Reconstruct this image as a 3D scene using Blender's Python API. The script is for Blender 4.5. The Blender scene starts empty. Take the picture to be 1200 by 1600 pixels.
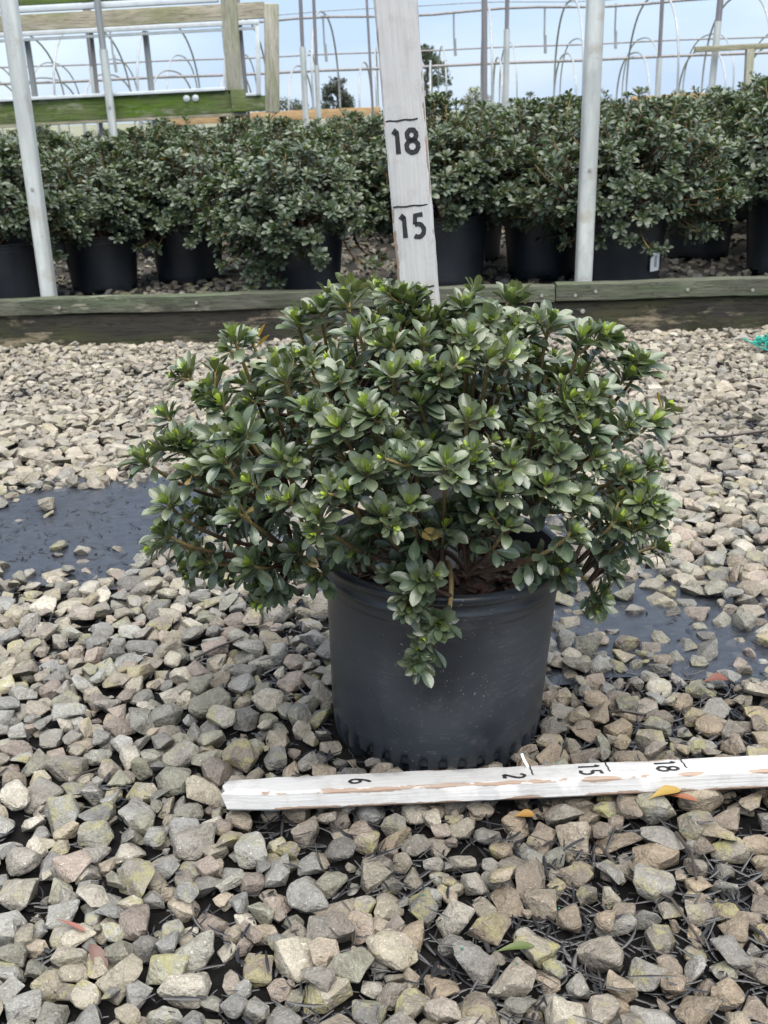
import bpy, bmesh, math, random
import numpy as np
from mathutils import Matrix, Vector, Euler, Quaternion
R = math.radians
scene = bpy.context.scene
COL = scene.collection

# ------------------------------------------------------------------ camera, sky, sun, exposure
cam_d = bpy.data.cameras.new('camera'); cam = bpy.data.objects.new('camera', cam_d); COL.objects.link(cam)
cam.matrix_world = Matrix.Translation((0, 0, .66)) @ Matrix.Rotation(R(90 - 21.0), 4, 'X') @ Matrix.Rotation(R(-2.2), 4, 'Z')
cam_d.sensor_fit = 'VERTICAL'; cam_d.sensor_height = 24.0; cam_d.lens = 24.0 * 1627 / 1600
cam_d.clip_start = .02; cam_d.clip_end = 2000
cam_d.dof.use_dof = True; cam_d.dof.focus_distance = .98; cam_d.dof.aperture_fstop = 14.0
scene.camera = cam
world = bpy.data.worlds.new('World'); scene.world = world; world.use_nodes = True
wn = world.node_tree; wn.nodes.clear()
def wnode(t, **k):
    n = wn.nodes.new(t)
    for a, b in k.items(): setattr(n, a, b)
    return n
SUN_EL, SUN_ROT = R(74), R(165)
sky = wnode('ShaderNodeTexSky', sky_type='NISHITA', sun_disc=False, sun_elevation=SUN_EL, sun_rotation=SUN_ROT, air_density=1.0, dust_density=1.6, ozone_density=2.0)
tc = wnode('ShaderNodeTexCoord'); mp = wnode('ShaderNodeMapping'); mp.inputs['Scale'].default_value = (1.0, 1.0, 3.2)
nz = wnode('ShaderNodeTexNoise'); nz.inputs['Scale'].default_value = 2.6; nz.inputs['Detail'].default_value = 6; nz.inputs['Roughness'].default_value = .5
rp = wnode('ShaderNodeValToRGB'); rp.color_ramp.elements[0].position = .38; rp.color_ramp.elements[1].position = .62
rp.color_ramp.elements[0].color = (3.6, 4.75, 6.6, 1); rp.color_ramp.elements[1].color = (5.2, 6.1, 7.1, 1)
mx = wnode('ShaderNodeMix', data_type='RGBA'); mx.inputs['Factor'].default_value = .8      # a thin, nearly closed cloud sheet
bg = wnode('ShaderNodeBackground'); bg.inputs['Strength'].default_value = .066
out = wnode('ShaderNodeOutputWorld')
L = wn.links.new
L(tc.outputs['Generated'], mp.inputs['Vector']); L(mp.outputs[0], nz.inputs['Vector']); L(nz.outputs['Fac'], rp.inputs['Fac'])
L(sky.outputs[0], mx.inputs['A']); L(rp.outputs['Color'], mx.inputs['B']); L(mx.outputs['Result'], bg.inputs['Color']); L(bg.outputs[0], out.inputs['Surface'])
sd = bpy.data.lights.new('sun', 'SUN'); sd.energy = 3.3; sd.angle = R(80); sd.color = (1.0, .94, .85)
sun = bpy.data.objects.new('sun', sd); COL.objects.link(sun)
sdir = Vector((math.sin(SUN_ROT) * math.cos(SUN_EL), math.cos(SUN_ROT) * math.cos(SUN_EL), math.sin(SUN_EL)))
sun.rotation_euler = sdir.to_track_quat('Z', 'Y').to_euler()
vs = scene.view_settings; vs.view_transform = 'Standard'; vs.look = 'None'; vs.gamma = 1.0; vs.exposure = 1.4; vs.use_curve_mapping = False
scene.render.engine = 'CYCLES'
cy = scene.cycles; cy.use_denoising = True; cy.max_bounces = 6; cy.diffuse_bounces = 3; cy.glossy_bounces = 3; cy.transparent_max_bounces = 8; cy.caustics_reflective = False; cy.caustics_refractive = False

# ------------------------------------------------------------------ helpers
rng = np.random.default_rng(11); random.seed(11)
def link(o, parent=None):
    COL.objects.link(o)
    if parent is not None:
        o.parent = parent; o.matrix_parent_inverse = parent.matrix_basis.inverted()
    return o
def tag(o, label=None, cat=None, group=None, kind=None):
    if label: o['label'] = label
    if cat: o['category'] = cat
    if group: o['group'] = group
    if kind: o['kind'] = kind
    return o
def empty(name, loc=(0, 0, 0)):
    o = bpy.data.objects.new(name, None); o.location = loc; o.empty_display_size = .05; COL.objects.link(o)
    o.matrix_basis = Matrix.Translation(loc); return o
def copy_tree(o, M, parent=None):
    c = o.copy(); COL.objects.link(c)
    if parent is None: c.matrix_basis = M
    else: c.parent = parent
    for ch in o.children: copy_tree(ch, None, c)
    return c
def np_mesh(name, V, F, mat=None, smooth=True, col=None, uv=None):
    """V (n,3), F (m,k) one face size; col per vertex rgba; uv per loop"""
    me = bpy.data.meshes.new(name); V = np.ascontiguousarray(V, np.float32); F = np.ascontiguousarray(F, np.int32)
    m, k = F.shape
    me.vertices.add(len(V)); me.vertices.foreach_set('co', V.ravel())
    me.loops.add(m * k); me.loops.foreach_set('vertex_index', F.ravel())
    me.polygons.add(m); me.polygons.foreach_set('loop_start', np.arange(0, m * k, k, dtype=np.int32))
    me.polygons.foreach_set('use_smooth', np.full(m, smooth))
    if uv is not None:
        l = me.uv_layers.new(name='UVMap'); l.data.foreach_set('uv', np.ascontiguousarray(uv, np.float32).ravel())
    if col is not None:
        a = me.color_attributes.new('tint', 'FLOAT_COLOR', 'POINT'); a.data.foreach_set('color', np.ascontiguousarray(col, np.float32).ravel())
    me.update(calc_edges=True); me.validate()
    if mat: me.materials.append(mat)
    return me
def mesh_obj(name, me, parent=None): return link(bpy.data.objects.new(name, me), parent)
class MB:
    """collects boxes, tubes, lathes into one mesh"""
    def __init__(s): s.bm = bmesh.new()
    def box(s, c, size, M=None, bevel=0.0):
        r = bmesh.ops.create_cube(s.bm, size=1.0); vs_ = r['verts']
        bmesh.ops.scale(s.bm, verts=vs_, vec=size)
        if bevel: 
            es = list({e for v in vs_ for e in v.link_edges}); q = bmesh.ops.bevel(s.bm, geom=es, offset=bevel, segments=2, profile=.6, affect='EDGES'); 
            vs_ = list({v for f in q['faces'] for v in f.verts} | {v for v in vs_ if v.is_valid})
        if M is not None: bmesh.ops.transform(s.bm, matrix=M, verts=vs_)
        bmesh.ops.translate(s.bm, verts=vs_, vec=c); return s
    def bar(s, a, b, w, h, bevel=0.0, updir=(0, 0, 1)):
        """box from a to b, w across, h along updir"""
        a, b = Vector(a), Vector(b); d = (b - a); l = d.length; x = d.normalized(); y = Vector(updir).cross(x).normalized(); z = x.cross(y)
        M = Matrix((x, y, z)).transposed().to_4x4()
        return s.box((a + b) / 2, (l, w, h), M, bevel)
    def tube(s, pts, rad, n=10, cap=True):
        pts = [Vector(p) for p in pts]; rings = []
        rad = rad if hasattr(rad, '__len__') else [rad] * len(pts)
        t0 = (pts[1] - pts[0]).normalized(); ref = Vector((1, 0, 0)) if abs(t0.x) < .8 else Vector((0, 1, 0))
        nrm = t0.cross(ref).normalized()
        for i, p in enumerate(pts):
            t = (pts[min(i + 1, len(pts) - 1)] - pts[max(i - 1, 0)]).normalized()
            nrm = (nrm - t * nrm.dot(t)).normalized(); bn = t.cross(nrm)
            rings.append([s.bm.verts.new(p + (nrm * math.cos(2 * math.pi * k / n) + bn * math.sin(2 * math.pi * k / n)) * rad[i]) for k in range(n)])
        for a, b in zip(rings, rings[1:]):
            for k in range(n): s.bm.faces.new((a[k], a[(k + 1) % n], b[(k + 1) % n], b[k]))
        if cap: s.bm.faces.new(rings[0][::-1]); s.bm.faces.new(rings[-1])
        return s
    def lathe(s, prof, n=48, fn=None, close=False):
        rings = []
        for j, (r, z) in enumerate(prof):
            ring = []
            for k in range(n):
                a = 2 * math.pi * k / n; rr, zz = (r, z) if fn is None else fn(r, z, a, j)
                ring.append(s.bm.verts.new((rr * math.cos(a), rr * math.sin(a), zz)))
            rings.append(ring)
        for a, b in zip(rings, rings[1:]):
            for k in range(n): s.bm.faces.new((a[k], a[(k + 1) % n], b[(k + 1) % n], b[k]))
        if close: s.bm.faces.new(rings[0][::-1]); s.bm.faces.new(rings[-1])
        return s
    def build(s, name, mat, parent=None, smooth=True, angle=35):
        me = bpy.data.meshes.new(name); bmesh.ops.recalc_face_normals(s.bm, faces=s.bm.faces[:])
        s.bm.to_mesh(me); s.bm.free()
        if smooth:
            me.polygons.foreach_set('use_smooth', [True] * len(me.polygons)); me.set_sharp_from_angle(angle=R(angle))
        me.materials.append(mat); return mesh_obj(name, me, parent)

# ------------------------------------------------------------------ materials
class NT:
    def __init__(s, name):
        s.m = bpy.data.materials.new(name); s.m.use_nodes = True; s.t = s.m.node_tree; s.t.nodes.clear()
        s.out = s.n('ShaderNodeOutputMaterial'); s.b = s.n('ShaderNodeBsdfPrincipled'); s.l(s.b.outputs[0], s.out.inputs[0])
        s.tc = s.n('ShaderNodeTexCoord')
    def n(s, t, **k):
        x = s.t.nodes.new(t)
        for a, b in k.items(): setattr(x, a, b)
        return x
    def l(s, a, b): s.t.links.new(a, b)
    def put(s, sock, v):
        if hasattr(v, 'is_linked') or isinstance(v, bpy.types.NodeSocket): s.l(v, sock)
        else: sock.default_value = v
    def coord(s, scale=(1, 1, 1), kind='Object', loc=(0, 0, 0)):
        m = s.n('ShaderNodeMapping'); m.inputs['Scale'].default_value = scale; m.inputs['Location'].default_value = loc; s.l(s.tc.outputs[kind], m.inputs[0]); return m.outputs[0]
    def noise(s, vec, scale, detail=4, rough=.55):
        x = s.n('ShaderNodeTexNoise'); s.l(vec, x.inputs['Vector']); x.inputs['Scale'].default_value = scale; x.inputs['Detail'].default_value = detail; x.inputs['Roughness'].default_value = rough; return x.outputs['Fac']
    def ramp(s, fac, a, b, ca=(0, 0, 0, 1), cb=(1, 1, 1, 1)):
        r = s.n('ShaderNodeValToRGB'); r.color_ramp.elements[0].position = a; r.color_ramp.elements[1].position = b
        r.color_ramp.elements[0].color = ca; r.color_ramp.elements[1].color = cb; s.l(fac, r.inputs[0]); return r.outputs[0]
    def mix(s, f, a, b, mode='MIX'):
        m = s.n('ShaderNodeMix', data_type='RGBA', blend_type=mode)
        s.put(m.inputs['Factor'], f); s.put(m.inputs['A'], a if not isinstance(a, tuple) else (*a[:3], 1)); s.put(m.inputs['B'], b if not isinstance(b, tuple) else (*b[:3], 1)); return m.outputs['Result']
    def math(s, op, a, b=0.0, c=None):
        m = s.n('ShaderNodeMath', operation=op); s.put(m.inputs[0], a); s.put(m.inputs[1], b)
        if c is not None: s.put(m.inputs[2], c)
        return m.outputs[0]
    def bump(s, h, strength=.3, dist=.002):
        b = s.n('ShaderNodeBump'); b.inputs['Strength'].default_value = strength; b.inputs['Distance'].default_value = dist; s.l(h, b.inputs['Height']); s.l(b.outputs[0], s.b.inputs['Normal'])
    def set(s, color=None, rough=None, metal=None, spec=None):
        for k, v in (('Base Color', color), ('Roughness', rough), ('Metallic', metal), ('Specular IOR Level', spec)):
            if v is not None: s.put(s.b.inputs[k], (*v[:3], 1) if isinstance(v, tuple) else v)
        return s.m
def tint_source(n, individual):
    if individual:
        o = n.n('ShaderNodeObjectInfo'); return o.outputs['Color'], o.outputs['Alpha']
    a = n.n('ShaderNodeAttribute', attribute_name='tint'); return a.outputs['Color'], a.outputs['Alpha']
def stone_material(name, individual):
    n = NT(name); col, al = tint_source(n, individual)
    v = n.n('ShaderNodeNewGeometry').outputs['Position']
    big = n.noise(v, 45, 3); fine = n.noise(v, 260, 5, .65); mid = n.noise(v, 110, 4)
    c = n.mix(n.ramp(big, .32, .66), n.mix(1.0, col, (.70, .67, .63), 'MULTIPLY'), n.mix(1.0, col, (1.2, 1.2, 1.19), 'MULTIPLY'))
    c = n.mix(n.ramp(fine, .38, .62), n.mix(1.0, c, (.74, .73, .71), 'MULTIPLY'), c)
    scuff = n.ramp(n.noise(v, 150, 6, .75), .56, .66); c = n.mix(n.math('MULTIPLY', scuff, .4), c, n.mix(.5, (.66, .64, .60), c))
    vein = n.ramp(n.math('ABSOLUTE', n.math('SUBTRACT', mid, .5)), 0.0, .018, (1, 1, 1, 1), (0, 0, 0, 1))
    c = n.mix(n.math('MULTIPLY', vein, .35), c, (.55, .53, .49))
    gr = n.ramp(n.noise(v, 900, 3, .7), .36, .64); c = n.mix(.72, c, n.mix(gr, n.mix(1.0, c, (.62, .61, .59), 'MULTIPLY'), n.mix(1.0, c, (1.25, 1.25, 1.24), 'MULTIPLY')))
    sp = n.ramp(n.noise(v, 520, 2), .64, .69); c = n.mix(n.math('MULTIPLY', sp, .55), c, (.62, .61, .58))
    dk = n.ramp(n.noise(v, 380, 2), .30, .24); c = n.mix(n.math('MULTIPLY', dk, .6), c, (.05, .045, .04))
    moss = n.math('MULTIPLY', n.ramp(n.noise(v, 62, 5, .65), .48, .60), al); c = n.mix(n.math('MULTIPLY', moss, .8), c, (.25, .235, .10))
    n.bump(n.math('ADD', n.math('MULTIPLY', fine, .8), n.math('ADD', mid, n.math('MULTIPLY', big, 1.3))), 1.0, .0042)
    return n.set(c, n.ramp(fine, .3, .8, (.42, .42, .42, 1), (.68, .68, .68, 1)), spec=.45)
def leaf_material(name, individual, under=(.11, .14, .10), gloss=0.0):
    n = NT(name); col, al = tint_source(n, individual)
    uv = n.n('ShaderNodeUVMap', uv_map='UVMap'); sx = n.n('ShaderNodeSeparateXYZ'); n.l(uv.outputs[0], sx.inputs[0])
    u = n.math('ABSOLUTE', n.math('SUBTRACT', sx.outputs[0], .5))
    g = n.n('ShaderNodeNewGeometry')
    mott = n.noise(g.outputs['Position'], 190, 4)
    c = n.mix(n.ramp(mott, .3, .75), n.mix(1.0, col, (.72, .74, .70), 'MULTIPLY'), n.mix(1.0, col, (1.25, 1.22, 1.2), 'MULTIPLY'))
    c = n.mix(n.math('MULTIPLY', n.ramp(u, .035, .012), .45), c, n.mix(1.0, col, (2.0, 1.9, 1.5), 'MULTIPLY'))
    c = n.mix(n.math('MULTIPLY', n.ramp(u, .42, .5), .55), c, (.20, .23, .15))
    bl = n.ramp(n.noise(g.outputs['Position'], 420, 2), .73, .77); c = n.mix(n.math('MULTIPLY', bl, .6), c, (.45, .45, .40))
    c = n.mix(n.math('MULTIPLY', g.outputs['Backfacing'], .75), c, n.mix(.6, col, under))
    n.bump(n.math('ADD', mott, n.math('MULTIPLY', n.ramp(u, .06, 0.0), -.6)), .25, .0012)
    n.set(c, n.ramp(mott, .3, .7, (.24 + gloss,) * 3 + (1,), (.38 + gloss,) * 3 + (1,)), spec=.85 - gloss * 2)
    tr = n.n('ShaderNodeBsdfTranslucent'); n.l(n.mix(1.0, c, (1.3, 1.5, .6), 'MULTIPLY'), tr.inputs[0])
    ms = n.n('ShaderNodeMixShader'); ms.inputs[0].default_value = .14; n.l(n.b.outputs[0], ms.inputs[1]); n.l(tr.outputs[0], ms.inputs[2]); n.l(ms.outputs[0], n.out.inputs[0])
    return n.m
def stem_material():
    n = NT('stem_bark'); a = n.n('ShaderNodeAttribute', attribute_name='tint'); v = n.coord()
    c = n.mix(n.ramp(n.noise(v, 300, 3), .35, .7), n.mix(1.0, a.outputs['Color'], (.6, .55, .5), 'MULTIPLY'), a.outputs['Color'])
    n.bump(n.noise(v, 500, 3), .4, .001); return n.set(c, .6)
def black_plastic(name='black_plastic', dust=.5):
    n = NT(name); v = n.coord()
    st = n.noise(n.coord((6, 6, 40)), 2.0, 5); pt = n.noise(v, 9, 4)
    c = n.mix(n.ramp(pt, .35, .7), (.013, .016, .022), (.013 + .026 * dust, .017 + .029 * dust, .023 + .034 * dust))
    c = n.mix(n.math('MULTIPLY', n.ramp(st, .6, .8), .35 * dust), c, (.10, .105, .11))
    mud = n.ramp(n.noise(n.coord((1, 1, 1.6), loc=(1, 2, 0)), 16, 7, .72), .56, .68); c = n.mix(n.math('MULTIPLY', mud, .45 * dust), c, (.085, .083, .08))
    sp = n.math('MULTIPLY', n.ramp(n.noise(v, 420, 1), .725, .75), n.ramp(n.noise(v, 14, 3), .45, .6)); c = n.mix(n.math('MULTIPLY', sp, dust), c, (.35, .35, .34))
    sc = n.ramp(n.math('ABSOLUTE', n.math('SUBTRACT', n.noise(n.coord((5, 5, 60), loc=(3, 1, 2)), 1.6, 4), .5)), 0, .006, (1, 1, 1, 1), (0, 0, 0, 1))
    c = n.mix(n.math('MULTIPLY', n.math('MULTIPLY', sc, n.ramp(pt, .5, .6)), .5 * dust), c, (.2, .2, .2))
    n.bump(n.noise(v, 160, 4), .12, .001)
    return n.set(c, n.ramp(pt, .3, .7, (.33, .33, .33, 1), (.47, .47, .47, 1)), spec=.6)
def galvanised(name, base=(.40, .42, .42), dirt=.3):
    n = NT(name); v = n.coord()
    vo = n.n('ShaderNodeTexVoronoi'); n.l(n.coord((1, 1, .5)), vo.inputs['Vector']); vo.inputs['Scale'].default_value = 60
    c = n.mix(n.ramp(n.noise(n.coord((14, 14, 1.2)), 2.2, 5), .3, .75), tuple(x * .72 for x in base), tuple(x * 1.2 for x in base))
    c = n.mix(n.math('MULTIPLY', n.ramp(n.noise(n.coord((1, 1, .35)), 22, 6, .7), .48, .68), dirt), c, tuple(x * .55 for x in base))
    c = n.mix(n.math('MULTIPLY', n.ramp(n.noise(v, 13, 5), .58, .72), dirt), c, (.30, .25, .17))
    c = n.mix(n.math('MULTIPLY', n.ramp(n.noise(v, 120, 3), .68, .74), .5), c, (.14, .12, .10))
    n.bump(n.noise(v, 200, 3), .08, .001)
    return n.set(c, .48, metal=.25)
def timber(name, base, algae=(.10, .15, .03), alg=.6, pale=(.42, .36, .27), palef=.35, dark=(.03, .03, .026), darkf=.6, shift=(0, 0, 0), ax=0):
    """weathered wood, grain along local axis ax"""
    n = NT(name); st = [16.0, 16.0, 16.0]; st[ax] = .9; v = n.coord(loc=shift); gv = n.coord(tuple(st), loc=shift)
    grain = n.noise(gv, 10, 8, .68); gr2 = n.noise(gv, 46, 4, .7)
    c = n.mix(n.ramp(grain, .32, .7), tuple(x * .6 for x in base), tuple(x * 1.25 for x in base))
    lv = [3.0, 3.0, 3.0]; lv[ax] = .8; bl = n.coord(tuple(lv), loc=(shift[0] + 4, shift[1], shift[2]))
    c = n.mix(n.math('MULTIPLY', n.ramp(n.noise(bl, 2.2, 6, .65), .40, .62), darkf), c, dark)
    bl2 = n.coord(tuple(lv), loc=(shift[0] + 9, shift[1] + 3, shift[2]))
    c = n.mix(n.math('MULTIPLY', n.ramp(n.noise(bl2, 3.2, 6, .65), .42, .62), alg), c, algae)
    bl3 = n.coord(tuple(lv), loc=(shift[0] + 2, shift[1] + 7, shift[2] + 1))
    c = n.mix(n.math('MULTIPLY', n.ramp(n.noise(bl3, 3.6, 7, .7), .56, .64), palef), c, n.mix(n.ramp(gr2, .3, .7), pale, tuple(x * .7 for x in pale)))
    crk = n.ramp(n.math('ABSOLUTE', n.math('SUBTRACT', n.noise(n.coord(tuple(q * .6 for q in st), loc=shift), 7, 5, .6), .5)), 0, .012, (1, 1, 1, 1), (0, 0, 0, 1)); c = n.mix(n.math('MULTIPLY', crk, .7), c, tuple(x * .25 for x in base))
    n.bump(n.math('ADD', grain, n.math('ADD', n.math('MULTIPLY', gr2, .5), n.math('MULTIPLY', crk, -.6))), .7, .005)
    return n.set(c, .72, spec=.35)
def painted_board(seed, wornedge):
    """white paint on a lath, worn back to wood along its edges; lath along local z, half width .019 in x"""
    n = NT('worn_white_paint'); v = n.coord(loc=(seed, 0, 0)); sx = n.n('ShaderNodeSeparateXYZ'); n.l(n.tc.outputs['Object'], sx.inputs[0])
    gv = n.coord((60, 60, 3), loc=(seed, seed, 0)); gr = n.noise(gv, 6, 5)
    c = n.mix(n.ramp(gr, .3, .75), (.44, .438, .436), (.53, .528, .525))
    e = n.math('MULTIPLY', n.ramp(n.math('ABSOLUTE', sx.outputs[0]), .0145, .0185), n.ramp(n.math('ABSOLUTE', sx.outputs[1]), .0062, .0090))
    w = n.math('ADD', n.math('MULTIPLY', e, wornedge), n.noise(n.coord((30, 30, 9), loc=(seed, 0, 0)), 3.0, 5, .6))
    c = n.mix(n.math('MULTIPLY', n.ramp(w, .70, .75), .9), c, n.mix(gr, (.26, .16, .10), (.20, .135, .095)))
    thin = n.ramp(n.math('ADD', n.noise(gv, 22, 4), n.math('MULTIPLY', n.noise(v, 14, 4), .8)), 1.0, 1.12); c = n.mix(n.math('MULTIPLY', thin, .65), c, (.36, .28, .24))
    dirt = n.ramp(n.noise(v, 42, 6, .7), .5, .72); c = n.mix(n.math('MULTIPLY', dirt, .45), c, (.28, .26, .24))
    n.bump(n.math('ADD', gr, n.math('MULTIPLY', w, -.5)), .4, .0015)
    return n.set(c, .55)
def plain(name, color, rough=.6, var=.25, scale=60, metal=0.0):
    n = NT(name); f = n.noise(n.coord(), scale, 4)
    return n.set(n.mix(n.ramp(f, .3, .7), tuple(x * (1 - var) for x in color), tuple(x * (1 + var) for x in color)), rough, metal=metal)

M_STONE, M_STONE1 = stone_material('limestone_gravel', False), stone_material('limestone_piece', True)
M_LEAF, M_LEAF1 = leaf_material('evergreen_leaf', False), leaf_material('evergreen_leaf_piece', True)
M_LEAFB = leaf_material('evergreen_leaf_bed', False, gloss=.10)
M_STEM = stem_material()
M_POT, M_POTB = black_plastic('black_plastic', .8), black_plastic('black_plastic_bed', .25)
M_GALV, M_GALVF = galvanised('galvanised_pipe', (.52, .55, .54), .5), galvanised('galvanised_far', (.30, .32, .33), .3)
M_PIPEDK = galvanised('grey_pipe', (.22, .21, .22), .2)
M_EDGE = timber('dark_weathered_timber', (.042, .037, .028), algae=(.075, .085, .022), alg=.55, pale=(.40, .33, .23), palef=.75, dark=(.018, .018, .017), darkf=.75)
M_RAIL = timber('grey_green_timber', (.11, .11, .085), algae=(.055, .085, .04), alg=.75, pale=(.46, .43, .34), palef=.7, dark=(.05, .05, .04), darkf=.3, shift=(3, 1, 0))
M_ALGAE = timber('algae_timber', (.14, .17, .07), algae=(.085, .16, .008), alg=.9, pale=(.40, .38, .30), palef=.6, dark=(.03, .07, .012), darkf=.5, shift=(5, 2, 0))
M_STILE = timber('grey_stile_timber', (.46, .44, .37), algae=(.16, .20, .05), alg=.5, pale=(.5, .46, .38), palef=.3, darkf=.1, shift=(7, 2, 5), ax=2)
M_GREYWD = timber('grey_timber', (.42, .38, .30), algae=(.15, .18, .05), alg=.55, pale=(.5, .45, .36), palef=.4, darkf=.15, shift=(1, 6, 0))
M_NEWWD = timber('tan_timber', (.50, .33, .17), alg=.05, palef=.1, darkf=.05)
M_ALU = plain('aluminium_channel', (.62, .66, .68), .4, .1, 20, .3)
M_INK = plain('black_paint', (.018, .018, .020), .6, .6, 300)
M_SOIL = plain('bark_soil', (.022, .014, .010), .85, .6, 150)
M_DEBRIS = plain('wet_black_litter', (.014, .014, .016), .34, .5, 60)
M_STEEL = plain('screw_head', (.42, .42, .40), .4, .2, 80, .6)

# ------------------------------------------------------------------ ground
def ground_material():
    n = NT('dark_wet_ground'); v = n.coord()
    f = n.noise(v, 60, 6, .7); st = n.noise(n.coord((1, 2.5, 1)), 120, 4, .7)
    c = n.mix(n.ramp(f, .3, .7), (.003, .003, .0035), (.011, .010, .010))
    c = n.mix(n.math('MULTIPLY', n.ramp(st, .55, .7), .5), c, (.022, .020, .019))
    sx = n.n('ShaderNodeSeparateXYZ'); n.l(n.tc.outputs['Object'], sx.inputs[0])
    far = n.ramp(n.math('MULTIPLY', sx.outputs[1], .02), .17, .3)          # past the beds: grass and gravel tracks
    fc = n.mix(n.ramp(n.noise(v, .4, 5), .42, .6), (.07, .10, .035), (.28, .25, .2))
    c = n.mix(far, c, fc); n.bump(n.math('ADD', f, st), 1.0, .008)
    return n.set(c, n.ramp(f, .3, .7, (.5, .5, .5, 1), (.8, .8, .8, 1)), spec=.18)
def sheet(name, x0, x1, y0, y1, nx, ny, zf, mat, parent=None):
    X, Y = np.meshgrid(np.linspace(x0, x1, nx), np.linspace(y0, y1, ny)); Z = zf(X, Y)
    V = np.stack([X, Y, Z], -1).reshape(-1, 3); i = np.arange((ny - 1) * (nx - 1)); r, c = i // (nx - 1), i % (nx - 1); a = r * nx + c
    return mesh_obj(name, np_mesh(name, V, np.stack([a, a + 1, a + nx + 1, a + nx], -1), mat), parent)
# one sheet to the horizon, finer near the camera (rows grow with distance)
def horizon_ground():
    k = np.linspace(-1, 1, 61); xs = np.sign(k) * (np.abs(k) * 3 + np.abs(k) ** 6 * 397)
    ys = np.concatenate([np.linspace(-400, -2, 12), np.linspace(-1.5, 8, 40), 8 + (np.linspace(.05, 1, 16) ** 3) * 600])
    X, Y = np.meshgrid(xs, ys); Z = np.zeros_like(X); ny, nx = X.shape
    V = np.stack([X, Y, Z], -1).reshape(-1, 3); i = np.arange((ny - 1) * (nx - 1)); r, c = i // (nx - 1), i % (nx - 1); a = r * nx + c
    return mesh_obj('ground', np_mesh('ground', V, np.stack([a, a + 1, a + nx + 1, a + nx], -1), ground_material()))
ground = tag(horizon_ground(), 'dark wet ground under pale crushed stone', kind='structure')

# --- stones: rough convex chips, each dropped onto a height map so that they lie on and between each other
def stone_proto(seed, fine):
    """fine 0: bare chip, 1: chip with worn arrises, 2: the same with a rough surface"""
    from mathutils import noise as mn
    r = np.random.default_rng(seed); bm = bmesh.new()
    a = np.array([r.uniform(1.0, 1.35), 1.0, r.uniform(.45, .92)]); npt = r.integers(12, 22)
    p = r.normal(size=(npt, 3)); p /= np.linalg.norm(p, axis=1)[:, None]; p = np.sign(p) * np.abs(p) ** .8; p /= np.linalg.norm(p, axis=1)[:, None] ** .75
    for q in p * a * r.uniform(.84, 1.04, (npt, 1)): bm.verts.new(q)
    bmesh.ops.convex_hull(bm, input=bm.verts[:])
    bmesh.ops.delete(bm, geom=[v for v in bm.verts if not v.link_faces], context='VERTS')
    bmesh.ops.dissolve_limit(bm, angle_limit=R(15), verts=bm.verts[:], edges=bm.edges[:])
    V0 = np.array([v.co[:] for v in bm.verts]); cen = (V0.max(0) + V0.min(0)) / 2; s = (V0.max(0) - V0.min(0))[:2].mean() / 2
    if fine: bmesh.ops.bevel(bm, geom=bm.edges[:], offset=.08 if fine == 1 else .10, segments=1, profile=.5, affect='EDGES', clamp_overlap=True)
    bmesh.ops.triangulate(bm, faces=bm.faces[:])
    if fine == 2:
        bmesh.ops.subdivide_edges(bm, edges=bm.edges[:], cuts=1, use_grid_fill=True); bmesh.ops.smooth_vert(bm, verts=bm.verts[:], factor=.2, use_axis_x=True, use_axis_y=True, use_axis_z=True); bmesh.ops.triangulate(bm, faces=bm.faces[:])
    bmesh.ops.recalc_face_normals(bm, faces=bm.faces[:]); bm.normal_update()
    if fine:
        o = Vector((seed * 1.7, seed * .3, 0))
        for v in bm.verts: v.co += v.normal * (mn.noise(v.co * 1.9 + o) * .08 + mn.noise(v.co * 4.6 + o) * (.055 if fine == 2 else .02))
    bm.verts.ensure_lookup_table(); bm.verts.index_update()
    V = np.array([v.co[:] for v in bm.verts]); F = np.array([[v.index for v in f.verts] for f in bm.faces]); bm.free()
    V = (V - cen) / s
    n = np.cross(V[F[:, 1]] - V[F[:, 0]], V[F[:, 2]] - V[F[:, 0]]); ar = np.linalg.norm(n, axis=1); ok = ar > 1e-3
    n = n[ok] / ar[ok][:, None]; d = np.einsum('ij,ij->i', n, V[F[ok, 0]])
    return V, F, n, d
NPROTO = 26
PH_ = [stone_proto(100 + i, 2) for i in range(NPROTO)]; PF = [stone_proto(100 + i, 1) for i in range(NPROTO)]; PC = [stone_proto(100 + i, 0) for i in range(NPROTO)]
def rot_matrix(r, tilt):
    q = Quaternion((0, 0, 1), r.uniform(0, 6.283)) @ Quaternion(Vector((r.normal(), r.normal(), 0)).normalized(), abs(r.normal(0, tilt))) @ Quaternion((0, 0, 1), r.uniform(0, 6.283))
    return np.array(q.to_matrix())
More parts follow.
